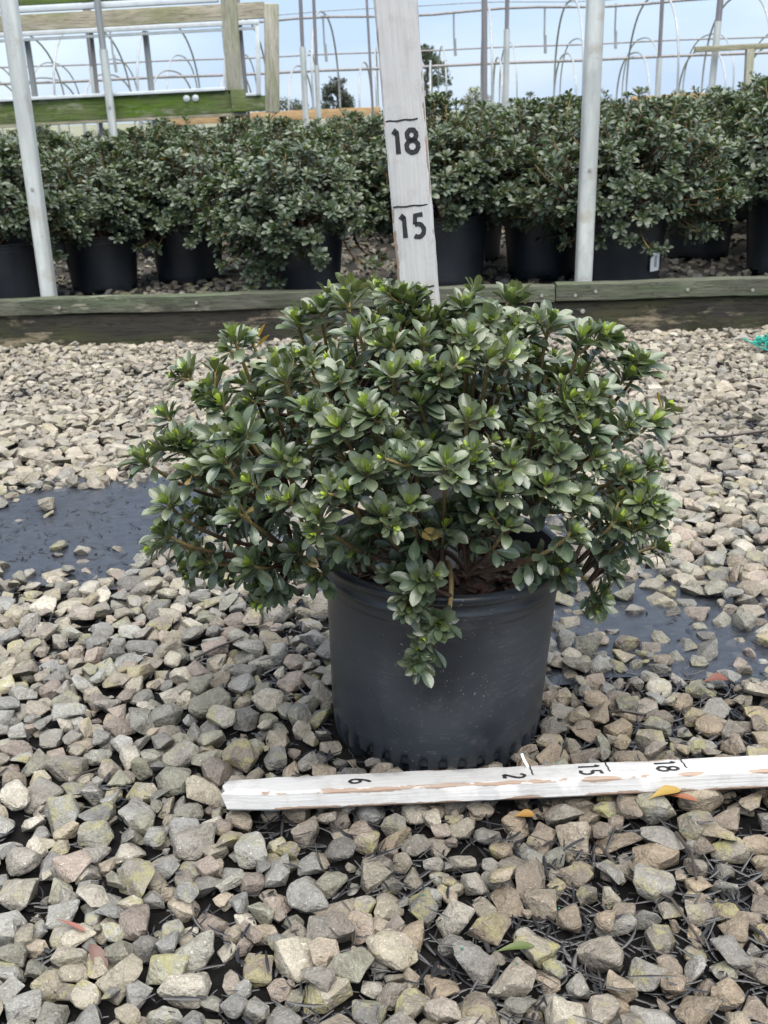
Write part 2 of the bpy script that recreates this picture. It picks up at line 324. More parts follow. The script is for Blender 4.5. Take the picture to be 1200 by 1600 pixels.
class Pile:
    def __init__(s, x0, x1, y0, y1, cell, z0=0.0):
        s.x0, s.y0, s.c = x0, y0, cell; s.nx, s.ny = int((x1 - x0) / cell), int((y1 - y0) / cell); s.H = np.full((s.ny, s.nx), z0)
        s.items = []
    def raster(s, proto, Rm, rad, sq):
        V, F, n, d = proto; A = Rm * rad * np.array([1, 1, sq])[:, None] if False else Rm * rad
        nn = n @ Rm.T; dd = d * rad; k = int(math.ceil(rad * 1.45 / s.c)); g = np.arange(-k, k + 1) * s.c; gx, gy = np.meshgrid(g, g)
        up = nn[:, 2] > .05; dn = nn[:, 2] < -.05
        pl = lambda m: (dd[m][:, None, None] - nn[m][:, 0][:, None, None] * gx - nn[m][:, 1][:, None, None] * gy) / nn[m][:, 2][:, None, None]
        top = pl(up).min(0); bot = pl(dn).max(0); side = np.abs(nn[:, 2]) <= .05; ins = top > bot
        if side.any(): ins &= ((nn[side][:, 0][:, None, None] * gx + nn[side][:, 1][:, None, None] * gy) <= dd[side][:, None, None]).all(0)
        return k, top, bot, ins
    def drop(s, proto_i, x, y, rad, r, tilt=.35, tries=4, spread=.02, zmax=.035, col=(.4, .4, .35, 0), sink=.12, blocked=None):
        Rm = rot_matrix(r, tilt); k, top, bot, ins = s.raster(PC[proto_i], Rm, rad, 1)
        if ins.sum() < 4: return False
        best = None
        for t in range(tries):
            xx, yy = (x, y) if t == 0 else (x + r.normal(0, spread), y + r.normal(0, spread))
            if blocked is not None and blocked(xx, yy, rad): continue
            i, j = int((yy - s.y0) / s.c), int((xx - s.x0) / s.c)
            if i - k < 0 or j - k < 0 or i + k >= s.ny or j + k >= s.nx: continue
            h = s.H[i - k:i + k + 1, j - k:j + k + 1]; df = np.sort((h - bot)[ins]); z = df[int(len(df) * (1 - sink))] if len(df) > 6 else df[-1]
            if best is None or z < best[0]: best = (z, i, j, xx, yy)
        if best is None: return False
        z, i, j, xx, yy = best; cx, cyy = s.x0 + (j + .5) * s.c, s.y0 + (i + .5) * s.c
        topmax = (z + top[ins]).max()
        if topmax > zmax + rad * 1.1: return False
        h = s.H[i - k:i + k + 1, j - k:j + k + 1]; h[ins] = np.maximum(h[ins], z + top[ins])
        s.items.append((proto_i, Rm * rad, (cx, cyy, z), col, rad, i, j, k, ins, z + top)); return True
def join_instances(name, protos, insts, mat, parent, smooth=True, uvp=None, angle=None):
    Vs, Fs, Cs, Us, off = [], [], [], [], 0
    by = {}
    for it in insts: by.setdefault(it[0], []).append(it)
    for k, L_ in by.items():
        V, F = protos[k][0], protos[k][1]; n = len(L_)
        M = np.array([a[1] for a in L_]); T = np.array([a[2] for a in L_]); C_ = np.array([a[3] for a in L_])
        W = np.einsum('nij,vj->nvi', M, V) + T[:, None, :]
        Vs.append(W.reshape(-1, 3)); Fs.append((F[None] + (np.arange(n) * len(V))[:, None, None]).reshape(-1, F.shape[1]) + off); off += n * len(V)
        Cs.append(np.repeat(C_, len(V), 0))
        if uvp is not None: Us.append(np.tile(uvp[k], (n, 1)))
    me = np_mesh(name, np.concatenate(Vs), np.concatenate(Fs), mat, smooth, np.concatenate(Cs), np.concatenate(Us) if uvp is not None else None)
    if angle: me.set_sharp_from_angle(angle=R(angle))
    return mesh_obj(name, me, parent)

POTC = (.050, 1.036)
from mathutils import noise as mnoise
def bump2(x, y, cx, cy_, rx, ry, p=2):
    return np.exp(-((abs((x - cx) / rx)) ** (2 * p) + (abs((y - cy_) / ry)) ** (2 * p)))
def wet(x, y):
    """where water stands: a strip across the yard behind the pot and a lobe beside it"""
    wob = .075 * mnoise.noise(Vector((x * 3.1, y * 1.5, .3))) + .06 * mnoise.noise(Vector((x * 9, y * 9, 2.3))) + .03 * mnoise.noise(Vector((x * 26, y * 26, 5.3)))
    a = max(0, min(1, (.285 - abs(y - (1.70 + .02 * x)) + wob) / .14)) if x < -.02 else 0
    a *= max(0, min(1, (-.20 - x) / .25 + .5))
    b = bump2(x + wob, y + wob, .32, 1.25, .19, .16) * .95
    c = bump2(x, y + wob, .08, 1.5, .28, .17) * .6
    return max(a, b, c)
def litter(x, y):
    return max(bump2(x, y, .26, .72, .36, .17) * .85, bump2(x, y, .85, 2.05, .38, .22) * .9, bump2(x, y, -.12, 1.2, .09, .1) * .5, bump2(x, y, .28, 1.02, .14, .09) * .8, bump2(x, y, .05, .9, .3, .05) * .5)
PAL_L = [(.64, .585, .47), (.74, .69, .58), (.52, .50, .455), (.50, .51, .45), (.66, .57, .455), (.45, .465, .47), (.80, .76, .67), (.56, .495, .43), (.60, .50, .44), (.46, .465, .37), (.58, .595, .575), (.34, .34, .33)]
PAL_R = [(.55, .435, .31), (.62, .495, .35), (.46, .38, .30), (.43, .39, .34), (.68, .57, .43), (.50, .405, .32), (.57, .515, .44), (.51, .505, .48)]
PAL_F = [(.72, .66, .55), (.68, .62, .52), (.62, .58, .49), (.76, .71, .61), (.57, .54, .48), (.66, .58, .47)]
def stone_colour(x, y, r):
    t = min(1, max(0, (y - 1.25) / .7)); rt = min(1, max(0, (x + .02) / .22)) * min(1, max(0, (1.15 - y) / .2))
    P_ = PAL_F if r.random() < t else (PAL_R if r.random() < rt else PAL_L)
    c = np.array(P_[r.integers(len(P_))]) * r.uniform(.62, 1.28)
    if r.random() < .04: c = np.array((.56, .55, .52))
    c *= (1 - .35 * min(1, wet(x, y) * 1.2)) * (1 - .22 * litter(x, y))
    m = r.uniform(.25, 1.0) if r.random() < .30 else 0.0
    return (*c, m * (1 - .4 * t))
pile = Pile(-2.9, 2.9, .30, 3.3, .0032)
def blocked(x, y, rad):
    if (x - POTC[0]) ** 2 + (y - POTC[1]) ** 2 < (.117 + rad * .75) ** 2: return True
    return y > 3.185 - .0695 * x - rad * 1.0
r_ = np.random.default_rng(5)
def in_yard(x, y): return abs(x) < .85 + .58 * y
def scatter(n, rlo, rhi, zmax, power=1.0, tries=4):
    for q in range(n):
        y = math.sqrt(r_.uniform(.35 ** 2, 3.3 ** 2)) if r_.random() < .55 else r_.uniform(.35, 3.3); x = r_.uniform(-1, 1) * (.85 + .58 * y)
        d = 1 - (.985 if x < -.25 else .86) * wet(x, y) - .30 * litter(x, y)
        if r_.random() > d: continue
        rad = rlo + (rhi - rlo) * r_.random() ** power
        if y > 2.5: rad *= .82
        if y < 1.15: rad *= .95
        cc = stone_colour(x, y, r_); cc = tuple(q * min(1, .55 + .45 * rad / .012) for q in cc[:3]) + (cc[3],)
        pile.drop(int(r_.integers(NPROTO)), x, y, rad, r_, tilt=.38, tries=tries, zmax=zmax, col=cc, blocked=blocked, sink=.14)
scatter(800, .018, .030, .006, 1.8)
scatter(19500, .0105, .0215, .011, 1.7)
scatter(11500, .0085, .0165, .013, 1.2)
scatter(7000, .0035, .0095, .010, 1.0, 5)
print('stones', sum(len(p[1]) for p in PH_) / NPROTO, sum(len(p[1]) for p in PF) / NPROTO, sum(len(p[1]) for p in PC) / NPROTO, len(pile.items))
# which of them show largest from the yard side where the photograph was taken
camM = cam.matrix_world.inverted()
def project(p):
    q = camM @ Vector(p); k = 1627 / -q.z; return 600 + q.x * k, 800 - q.y * k, -q.z
score = []
for a, it in enumerate(pile.items):
    _, _, t, _, rad, i, j, k, ins, top = it
    u, v_, dep = project(t)
    if not (-15 < u < 1215 and 0 < v_ < 1630): score.append(0); continue
    vis = (top[ins] >= pile.H[i - k:i + k + 1, j - k:j + k + 1][ins] - .0015).mean()
    score.append(vis * rad / dep)
order = np.argsort(score)[::-1]; chosen = set(order[:300].tolist())
stone_me = []
for k in range(NPROTO):
    me = np_mesh('stone', PH_[k][0], PH_[k][1], M_STONE1); me.set_sharp_from_angle(angle=R(26)); stone_me.append(me)
for a in order[:300]:
    it = pile.items[a]; o = bpy.data.objects.new('stone', stone_me[it[0]]); o.matrix_basis = Matrix.Translation(it[2]) @ Matrix(it[1].tolist()).to_4x4(); o.color = it[3]; link(o, ground)
rest = [it for a, it in enumerate(pile.items) if a not in chosen]
near_r = [it for it in rest if it[2][1] < 1.9 and abs(it[2][0]) < .5 + .4 * it[2][1]]; ids = {id(q) for q in near_r}; far_r = [it for it in rest if id(it) not in ids]
tag(join_instances('gravel', PF, near_r, M_STONE, ground, angle=26), kind='stuff')
tag(join_instances('gravel', PC, far_r, M_STONE, ground, smooth=False), kind='stuff')

# --- standing water
def puddle_material():
    n = NT('shallow_water'); n.t.nodes.remove(n.b); v = n.coord()
    bp = n.n('ShaderNodeBump'); bp.inputs['Strength'].default_value = .12; bp.inputs['Distance'].default_value = .004; n.l(n.noise(n.coord((1, 1.8, 1)), 70, 4, .6), bp.inputs['Height'])
    fr = n.n('ShaderNodeFresnel'); fr.inputs['IOR'].default_value = 2.0; n.l(bp.outputs[0], fr.inputs['Normal'])
    gl = n.n('ShaderNodeBsdfGlossy'); gl.inputs['Roughness'].default_value = .27; n.l(bp.outputs[0], gl.inputs['Normal'])
    tr = n.n('ShaderNodeBsdfTransparent'); tr.inputs[0].default_value = (.80, .83, .88, 1)
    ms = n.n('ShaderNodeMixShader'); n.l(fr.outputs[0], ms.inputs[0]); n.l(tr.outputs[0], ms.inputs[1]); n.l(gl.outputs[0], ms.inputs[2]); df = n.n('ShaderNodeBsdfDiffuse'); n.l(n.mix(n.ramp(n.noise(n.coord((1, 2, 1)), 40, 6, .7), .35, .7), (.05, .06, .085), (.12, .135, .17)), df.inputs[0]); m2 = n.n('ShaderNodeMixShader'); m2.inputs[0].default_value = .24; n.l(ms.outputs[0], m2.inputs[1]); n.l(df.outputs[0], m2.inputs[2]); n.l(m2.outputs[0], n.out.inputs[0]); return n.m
M_WATER = puddle_material()
def puddle(name, x0, x1, y0, y1, z, thr, step=.012):
    xs = np.arange(x0, x1, step); ys = np.arange(y0, y1, step); W = np.array([[wet(x, y) for x in xs] for y in ys]); idx = -np.ones(W.shape, int); V = []; F = []
    for i in range(len(ys) - 1):
        for j in range(len(xs) - 1):
            if W[i:i + 2, j:j + 2].min() > thr:
                q = []
                for (a, b) in ((i, j), (i, j + 1), (i + 1, j + 1), (i + 1, j)):
                    if idx[a, b] < 0: idx[a, b] = len(V); V.append((xs[b], ys[a], z))
                    q.append(idx[a, b])
                F.append(q)
    return tag(mesh_obj(name, np_mesh(name, np.array(V), np.array(F), M_WATER)), 'shallow rain puddle on dark ground', kind='structure')
puddle('puddle_water', -2.6, -.02, 1.35, 2.1, .0065, .12)
puddle('puddle_water', -.2, .62, 1.0, 1.75, .0075, .12)

# --- black leaf litter and shreds in the gaps
def litter_strips(n, seed):
    r = np.random.default_rng(seed); V, F = [], []
    cnt = 0
    while cnt < n:
        y = r.uniform(.4, 2.9); x = r.uniform(-1, 1) * (.35 + .42 * y); w = wet(x, y); li = litter(x, y)
        if r.random() > .30 + .70 * li - .15 * min(1, w * 2): continue
        i, j = int((y - pile.y0) / pile.c), int((x - pile.x0) / pile.c)
        if not (2 < i < pile.ny - 3 and 2 < j < pile.nx - 3): continue
        h = pile.H[i, j]
        if h > (.009 if r.random() < .985 else .03) : continue
        if (x - POTC[0]) ** 2 + (y - POTC[1]) ** 2 < .11 ** 2: continue
        ln = r.uniform(.006, .03) * (1.3 if li > .4 else 1) * (.7 if w > .3 else 1); wd = r.uniform(.0006, .0018) * (1.6 if r.random() < .25 else 1); a = r.uniform(0, 6.28); cv = r.normal(0, .22); b = len(V); m = 4
        px, py = x, y; tl = r.normal(0, .16); zz = max(h, .004) + r.uniform(.001, .006) if w < .2 else r.uniform(.0055, .0085)
        for k in range(m + 1):
            an = a + cv * (k / m - .5) * 2; wk = wd * (1 - .7 * abs(k / m - .45) * 1.6)
            V += [(px - math.sin(an) * wk, py + math.cos(an) * wk, zz), (px, py, zz + wd * .5), (px + math.sin(an) * wk, py - math.cos(an) * wk, zz)]
            px += math.cos(an) * ln / m; py += math.sin(an) * ln / m; zz = max(.003, zz + tl * ln / m)
        for k in range(m):
            o = b + 3 * k; F += [(o, o + 1, o + 4, o + 3), (o + 1, o + 2, o + 5, o + 4)]
        cnt += 1
    return np.array(V), np.array(F)
V, F = litter_strips(10000, 8)
tag(mesh_obj('leaf_litter', np_mesh('leaf_litter', V, F, M_DEBRIS), ground), kind='stuff')

# ------------------------------------------------------------------ leaves, shoots, shrubs
def leaf_proto(rows, fold, curl, wid, tw=0.0, cols=3):
    """unit leaf along +x, face up +z, obovate with a drawn-in base and a small point"""
    V, F, U = [], [], []
    ts = [0, .12, .28, .45, .60, .74, .86, .95, 1] if rows == 8 else [0, .30, .62, .88, 1]
    for i, t in enumerate(ts):
        w = wid * float(np.interp(t, [0, .12, .28, .45, .6, .7, .8, .88, .95, 1], [.09, .17, .46, .79, .97, 1, .95, .78, .46, .06]))
        z = -curl * (t - .25) ** 2 + curl * .0625
        for c in range(cols):
            s = (c / (cols - 1) - .5) * 2; V.append((t, s * w, z + fold * abs(s) ** 1.3 * w + tw * s * w * t)); U.append((s * .5 + .5, t))
    for i in range(rows):
        for c in range(cols - 1):
            a = i * cols + c; F.append((a, a + cols, a + cols + 1, a + 1))
    V, F = np.array(V), np.array(F)[:, ::-1]; U = np.array(U); return V, F, U[F.ravel()]
LP = [leaf_proto(8, .35, .22, .212, .1, 5), leaf_proto(8, .5, .05, .222, -.15, 5), leaf_proto(8, .25, .5, .20, .25, 5), leaf_proto(8, .6, -.2, .19, 0, 5)]
LPC = [leaf_proto(4, .35, .28, .215), leaf_proto(4, .5, .1, .225), leaf_proto(4, .25, .5, .20), leaf_proto(4, .6, -.15, .19)]
def frame(axis, r):
    z = np.array(axis) / np.linalg.norm(axis); a = np.array((1.0, 0, 0)) if abs(z[0]) < .8 else np.array((0, 1.0, 0)); x = np.cross(a, z); x /= np.linalg.norm(x)
    return x, np.cross(z, x), z
DARK, MIDG, YOUNG, OLIVE = np.array((.034, .060, .031)), np.array((.050, .082, .037)), np.array((.27, .36, .05)), np.array((.098, .108, .042))
def rosette(pos, axis, size, n, r, out, young=1.0, tagv=0, olive=.0):
    X, Y, Z = frame(axis, r); ph = r.uniform(0, 6.28); pos = np.array(pos)
    for i in range(n):
        f = i / (n - 1); az = ph + i * 2.39996 + r.normal(0, .12); pol = R(12 + 58 * f ** .8) + r.normal(0, .13)     # inner leaves stand up, outer ones spread
        ln = size * (.50 + .54 * min(1, f * 1.7)) * r.uniform(.76, 1.2); d = (X * math.cos(az) + Y * math.sin(az)) * math.sin(pol) + Z * math.cos(pol)
        side = np.cross(Z, d); side /= np.linalg.norm(side) + 1e-9; up = np.cross(d, side)
        tw = r.normal(0, .22); side, up = side * math.cos(tw) + up * math.sin(tw), up * math.cos(tw) - side * math.sin(tw)
        M = np.stack([d * ln, side * ln * r.uniform(.9, 1.12), up * ln], 1); base = pos - Z * size * (.05 + .42 * f) + d * ln * .04
        g = max(0, 1 - f * 3.0) * young; c = DARK * (1 - f * .2) * .6 + MIDG * .4; c = c * (1 - olive) + OLIVE * olive
        c = c * (1 - g) + YOUNG * g; c = c * r.uniform(.75, 1.3) + r.uniform(-.004, .006, 3)
        if r.random() < .004 and f > .4: c = np.array((.38, .22, .04)) * r.uniform(.6, 1.1)
        out.append((int(r.integers(4)) if f > .25 else 1 + 2 * int(r.integers(2)), M, base, (*np.clip(c, .008, 1), 1.0), ln, tagv))
def shoot_leaves(pts, r, out, size, n, tagv=0):
    """older leaves down the stem, pts tip last"""
    for i in range(n):
        t = 1 - .72 * r.random() ** 1.35 - .02; k = t * (len(pts) - 1); a = int(k); p = pts[a] * (1 - (k - a)) + pts[min(a + 1, len(pts) - 1)] * (k - a)
        ax = pts[min(a + 1, len(pts) - 1)] - pts[max(a - 1, 0)]; X, Y, Z = frame(ax, r); az = r.uniform(0, 6.28); pol = R(r.uniform(42, 88))
        d = (X * math.cos(az) + Y * math.sin(az)) * math.sin(pol) + Z * math.cos(pol); d[2] -= .04; d /= np.linalg.norm(d); side = np.cross((0, 0, 1.0), d); side /= np.linalg.norm(side) + 1e-9; up = np.cross(d, side)
        tw = r.normal(0, .35); side, up = side * math.cos(tw) + up * math.sin(tw), up * math.cos(tw) - side * math.sin(tw)
        ln = size * r.uniform(.75, 1.15); c = DARK * r.uniform(.7, 1.5) + r.uniform(-.003, .004, 3)
        out.append((int(r.integers(4)), np.stack([d * ln, side * ln, up * ln], 1), p + d * .002, (*np.clip(c, .006, 1), 1.0), ln, tagv))
def curve(p0, p1, p2, n):
    t = np.linspace(0, 1, n)[:, None]; return (1 - t) ** 2 * p0 + 2 * t * (1 - t) * p1 + t * t * p2
def tubes_mesh(name, paths, mat, parent, nseg=6):
    """paths: (pts, radii, colours)"""
    V, F, C_ = [], [], []
    for pts, rad, col in paths:
        b = len(V); n = len(pts); ref = np.array((.3, .5, .8))
        for i in range(n):
            t = pts[min(i + 1, n - 1)] - pts[max(i - 1, 0)]; t = t / (np.linalg.norm(t) + 1e-9); x = np.cross(ref, t); x /= np.linalg.norm(x) + 1e-9; y = np.cross(t, x)
            for k in range(nseg):
                a = 2 * math.pi * k / nseg; V.append(pts[i] + (x * math.cos(a) + y * math.sin(a)) * rad[i]); C_.append((*col[i], 1))
        for i in range(n - 1):
            for k in range(nseg):
                q = b + i * nseg; F.append((q + k, q + (k + 1) % nseg, q + nseg + (k + 1) % nseg, q + nseg + k))
    return mesh_obj(name, np_mesh(name, np.array(V), np.array(F), mat, True, np.array(C_)), parent)
WOOD, RED, GREENST = np.array((.09, .055, .035)), np.array((.11, .055, .03)), np.array((.40, .31, .13))
def shrub(tips, base, r, leafsize, scaffold_n, nros, nshoot, young, spread, olive=0.0, extra=()):
    """returns leaf instances and stem paths; tips are (pos, axis, front?)"""
    leaves, paths = [], []; base = np.array(base); nodes = []
    T = np.array([t[0] for t in tips]); 
    for k in range(scaffold_n):
        az = 2 * math.pi * k / scaffold_n + r.normal(0, .25); el = r.uniform(.35, 1.3); d = np.array((math.cos(az) * math.cos(el), math.sin(az) * math.cos(el), math.sin(el))); ln = spread * r.uniform(.5, .75)
        b0 = base + np.array((r.normal(0, .012), r.normal(0, .012), -.01)); e = b0 + d * ln; pts = curve(b0, b0 + (d * .35 + np.array((0, 0, .35))) * ln, e, 8); nodes += [pts[i] for i in range(3, 8)]
        paths.append((pts, np.linspace(.0055, .0028, 8) * (leafsize / .0275), np.repeat(WOOD[None], 8, 0) * r.uniform(.7, 1.2)))
    for poly in extra:
        q = np.array(poly); t_ = np.linspace(0, 1, len(q)); tt = np.linspace(0, 1, 14); q = np.stack([np.interp(tt, t_, q[:, a]) for a in range(3)], 1); q[1:-1] = (q[:-2] + q[1:-1] * 2 + q[2:]) / 4
        nodes += [q[6], q[9], q[11], q[13]]; paths.append((q, np.linspace(.0030, .0022, 14), np.linspace(RED * .8, GREENST, 14)))
    nodes = np.array(nodes)
    for tip, ax, fr in tips:
        tip = np.array(tip); ax = np.array(ax) / np.linalg.norm(ax)
        dd = np.linalg.norm(nodes - tip, axis=1) + (nodes[:, 2] > tip[2] + .02) * .06; st = nodes[np.argmin(dd)]; ln = np.linalg.norm(tip - st)
        pts = curve(st, tip - ax * ln * .45, tip, 9); t = np.linspace(0, 1, 9)[:, None]; cl = np.where(t < .5, RED * .7 + (WOOD - RED * .7) * (1 - t * 2), RED * .7 + (GREENST - RED * .7) * np.clip((t - .5) * 2.6, 0, 1)) * r.uniform(.6, 1.0)
        paths.append((pts, np.linspace(.0030, .0019, 9) * (leafsize / .0275), cl))
        s = leafsize * r.uniform(.84, 1.14); rosette(tip, ax, s, nros + int(r.integers(-2, 3)), r, leaves, young * r.uniform(.35, 1.2), fr, olive * r.uniform(.3, 1))
        # one or two side shoots just under the tip
        for q in range(int(r.random() < .75) + int(r.random() < .2) if nros > 8 else 0):
            az = r.uniform(0, 6.28); X, Y, Z = frame(ax, r); sd_ = Z * .75 + (X * math.cos(az) + Y * math.sin(az)) * .7; p0 = tip - ax * leafsize * r.uniform(.3, .9); p1 = p0 + sd_ * leafsize * r.uniform(.7, 1.2)
            paths.append((curve(p0, p0 + sd_ * .008, p1, 4), [.0015, .0014, .0013, .0012], np.repeat(GREENST[None] * .8, 4, 0))); rosette(p1, sd_, s * r.uniform(.6, .8), nros - 4, r, leaves, young * 1.1, fr, olive)
        shoot_leaves(pts, r, leaves, leafsize * .95, nshoot, fr)
    return leaves, paths

def pot_mesh_fn(Rb, Rt, Hh, rim, notch=True):
    """nursery pot: rolled rim, slightly tapered wall, foot with ribs and drain openings"""
    t = .0026; prof = [(.001, .012), (Rb * .80, .012), (Rb * .86, .004), (Rb * .93, .0), (Rb * .965, .004), (Rb * .985, .011), (Rb * .995, .0205), (Rb, .029), (Rb + .0005, .037), (Rb + .0006, .041), (Rb + .0009, .050), (Rb + (Rt - Rb) * .45, Hh * .5), (Rt - .0012, Hh - .040), (Rt - .001, Hh - .0375), (Rt + .0004, Hh - .036), (Rt + .0004, Hh - .0325), (Rt + .0003, Hh - .031), (Rt + .0004, Hh - .027), (Rt + .0020, Hh - .0255), (Rt + .0020, Hh - .0225), (Rt + .0006, Hh - .021),
            (Rt + .001, Hh - .0125), (Rt + rim * .8, Hh - .0105), (Rt + rim, Hh - .007), (Rt + rim, Hh - .003), (Rt + rim * .7, Hh - .0004), (Rt + rim * .2, Hh), (Rt - t, Hh - .002), (Rt - t - .001, Hh - .012), (Rb + (Rt - Rb) * .4 - t, Hh * .45), (Rb - t - .002, .02), (.001, .018)]
    return prof
def drain(notches, nrib, ribdep, deep=.02):
    def fn(r, z, a, j):
        if 3 <= j <= 7:
            rb = .5 + .5 * math.cos(a * nrib); k = (1 if j < 7 else .35); d = ribdep * k * (max(0.0, min(1.0, (rb - .5) / .2)))
            for (c, w, h) in notches:
                da = abs((a - c + math.pi) % (2 * math.pi) - math.pi)
                if da < w and z < h: d = deep
            return r - d, z
        return r, z
    return fn

# ------------------------------------------------------------------ the shrub being measured
TIPS = [(-.16, .93, .255), (-.12, .90, .262), (-.08, .90, .275), (-.06, .905, .25), (-.10, .93, .23), (-.17, .97, .24), (-.20, .95, .265), (.034, .985, .497), (.046, .975, .486), (.022, .975, .482), (-0.184,1.004,0.422),(-0.213,1.002,0.386),(-0.216,0.935,0.354),(-0.191,0.899,0.320),(-0.198,0.900,0.296),(-0.205,1.030,0.209),(-0.131,0.970,0.212),(-0.114,0.970,0.243),(-0.096,0.980,0.230),(-0.119,0.977,0.471),(-0.077,1.011,0.479),(-0.130,0.961,0.459),(-0.082,0.909,0.435),(-0.105,0.961,0.414),(-0.028,0.989,0.501),(-0.017,0.938,0.481),(-0.035,0.887,0.443),(-0.063,0.879,0.414),(-0.091,0.933,0.447),(-0.144,0.895,0.394),(-0.120,0.885,0.398),(-0.135,0.872,0.372),(-0.109,0.867,0.353),(-0.126,0.853,0.335),(-0.035,0.851,0.409),(-0.037,0.874,0.385),(-0.003,0.857,0.406),(-0.041,0.840,0.364),(-0.054,0.827,0.338),(-0.013,0.839,0.370),(0.002,0.862,0.348),(-0.029,0.831,0.359),(0.021,0.834,0.381),(0.012,0.892,0.436),(0.002,1.021,0.506),(0.026,0.990,0.505),(-0.043,0.900,0.280),(-0.012,0.890,0.285),(-0.144,0.926,0.415),(0.083,0.980,0.496),(0.102,0.951,0.487),(0.129,1.015,0.495),(0.074,1.004,0.479),(0.141,0.966,0.472),(0.158,0.960,0.464),(0.128,0.968,0.468),(0.082,0.916,0.469),(0.188,0.957,0.453),(0.211,0.971,0.451),(0.231,0.955,0.418),(0.248,0.967,0.426),(0.226,0.903,0.394),(0.254,0.943,0.377),(0.034,0.888,0.440),(0.052,0.882,0.447),(0.046,0.889,0.430),(0.166,0.887,0.418),(0.138,0.882,0.405),(0.163,0.885,0.406),(0.186,0.883,0.388),(0.153,0.856,0.381),(0.183,0.874,0.365),(0.190,0.896,0.412),(0.045,0.891,0.385),(0.075,0.865,0.411),(0.079,0.845,0.385),(0.029,0.864,0.373),(0.054,0.829,0.379),(0.073,0.847,0.366),(0.100,0.840,0.350),(0.082,0.860,0.328),(0.106,0.838,0.320),(0.036,0.875,0.301),(0.053,0.870,0.305),(0.141,0.900,0.256),(0.168,0.910,0.243),(0.159,0.846,0.303),(0.215,0.890,0.345),(0.242,0.922,0.329),(0.206,0.864,0.310),(0.223,0.870,0.296),(0.222,0.950,0.225),(0.287,1.000,0.226),(0.237,0.888,0.327),(0.209,0.930,0.204),(0.014,0.885,0.258),(0.029,0.872,0.172),(0.046,0.866,0.215),(0.020,0.862,0.236),(0.030,0.858,0.262),(-0.054,1.018,0.491),(0.041,0.940,0.472),(0.012,0.924,0.476),(0.095,0.901,0.438),(0.121,0.923,0.443),(-0.013,0.859,0.424),(-0.063,0.916,0.458),(0.037,0.887,0.409),(0.014,0.875,0.390),(0.112,0.850,0.370),(0.140,0.849,0.346),(0.171,0.863,0.328),(0.022,0.824,0.348),(-0.000,0.829,0.336),(-0.088,0.867,0.379),(-0.078,0.849,0.343),(-0.163,0.902,0.346),(-0.176,0.923,0.364),(-0.155,0.940,0.426),(0.239,0.882,0.312),(-0.185,0.914,0.380),]
PZ = -.003
plant = empty('potted_azalea', (POTC[0], POTC[1], 0)); tag(plant, 'leafy evergreen azalea in a black pot standing on the gravel between the two rulers', 'potted shrub')
TILT = Matrix.Translation((POTC[0], POTC[1], PZ)) @ Matrix.Rotation(R(3.0), 4, 'Y')
PH, PRT, PRB = .226, .1265, .1185
pm = MB().lathe(pot_mesh_fn(PRB, PRT, PH, .0072), 288, drain([(-1.18, .17, .02), (.1, .17, .02), (1.5, .17, .02), (2.8, .17, .02), (4.0, .17, .02)], 36, .009, .022))
bmesh.ops.transform(pm.bm, matrix=TILT, verts=pm.bm.verts[:]); pot = pm.build('pot', M_POT, plant, angle=50)
rm = MB().lathe([(.0004, .004), (PRT - .003, .0), (PRT - .003, -.004), (.0004, -.004)], 64, lambda r, z, a, j: (r, z + (.004 * math.sin(5 * a + r * 60) + .004 * math.sin(11 * a + r * 90) if j == 0 or j == 1 else 0)))
bmesh.ops.transform(rm.bm, matrix=TILT @ Matrix.Translation((0, 0, PH - .03)), verts=rm.bm.verts[:]); rm.build('soil', M_SOIL, plant)
# bark chips on the soil
V, F = [], []
for i in range(240):
    a, q = rng.uniform(0, 6.28), PRT * .93 * math.sqrt(rng.random()); M = Matrix.Translation((q * math.cos(a), q * math.sin(a), PH - .025 + rng.uniform(0, .004))) @ Euler((rng.normal(0, .35), rng.normal(0, .35), rng.uniform(0, 6.28))).to_matrix().to_4x4()
    l, w, h = rng.uniform(.004, .014), rng.uniform(.002, .005), .0012; b = len(V)
    for sx in (-1, 1):
        for sy in (-1, 1):
            for sz in (-1, 1): V.append((TILT @ M @ Vector((sx * l * rng.uniform(.7, 1), sy * w * rng.uniform(.6, 1), sz * h)))[:])
    F += [tuple(b + k for k in f) for f in ((0, 1, 3, 2), (4, 6, 7, 5), (0, 4, 5, 1), (2, 3, 7, 6), (0, 2, 6, 4), (1, 5, 7, 3))]
tag(mesh_obj('bark_mulch', np_mesh('bark_mulch', np.array(V), np.array(F), plain('bark_chip', (.07, .035, .022), .75, .5, 90), False), plant), kind='stuff')
rp_ = np.random.default_rng(21); C0 = np.array((.04, 1.036, .22)); tips = []
for p in TIPS:
    p = np.array(p); o = p - C0; o /= np.linalg.norm(o); ax = o * .75 + np.array((0, -.05, .62)) + rp_.normal(0, .12, 3)
    if p[2] < .26: ax = o * np.array((1, 1, .2)) + np.array((0, -.1, .30))
    if p[2] < .19: ax = np.array((-.3, -.85, -.05))
    tips.append((p + ax / np.linalg.norm(ax) * abs(rp_.normal(0, .011)) * (1 if p[2] < .47 else .2) - np.array((0, 0, .007 if p[2] > .47 else 0)), ax, 1))
fronts = np.array(TIPS)
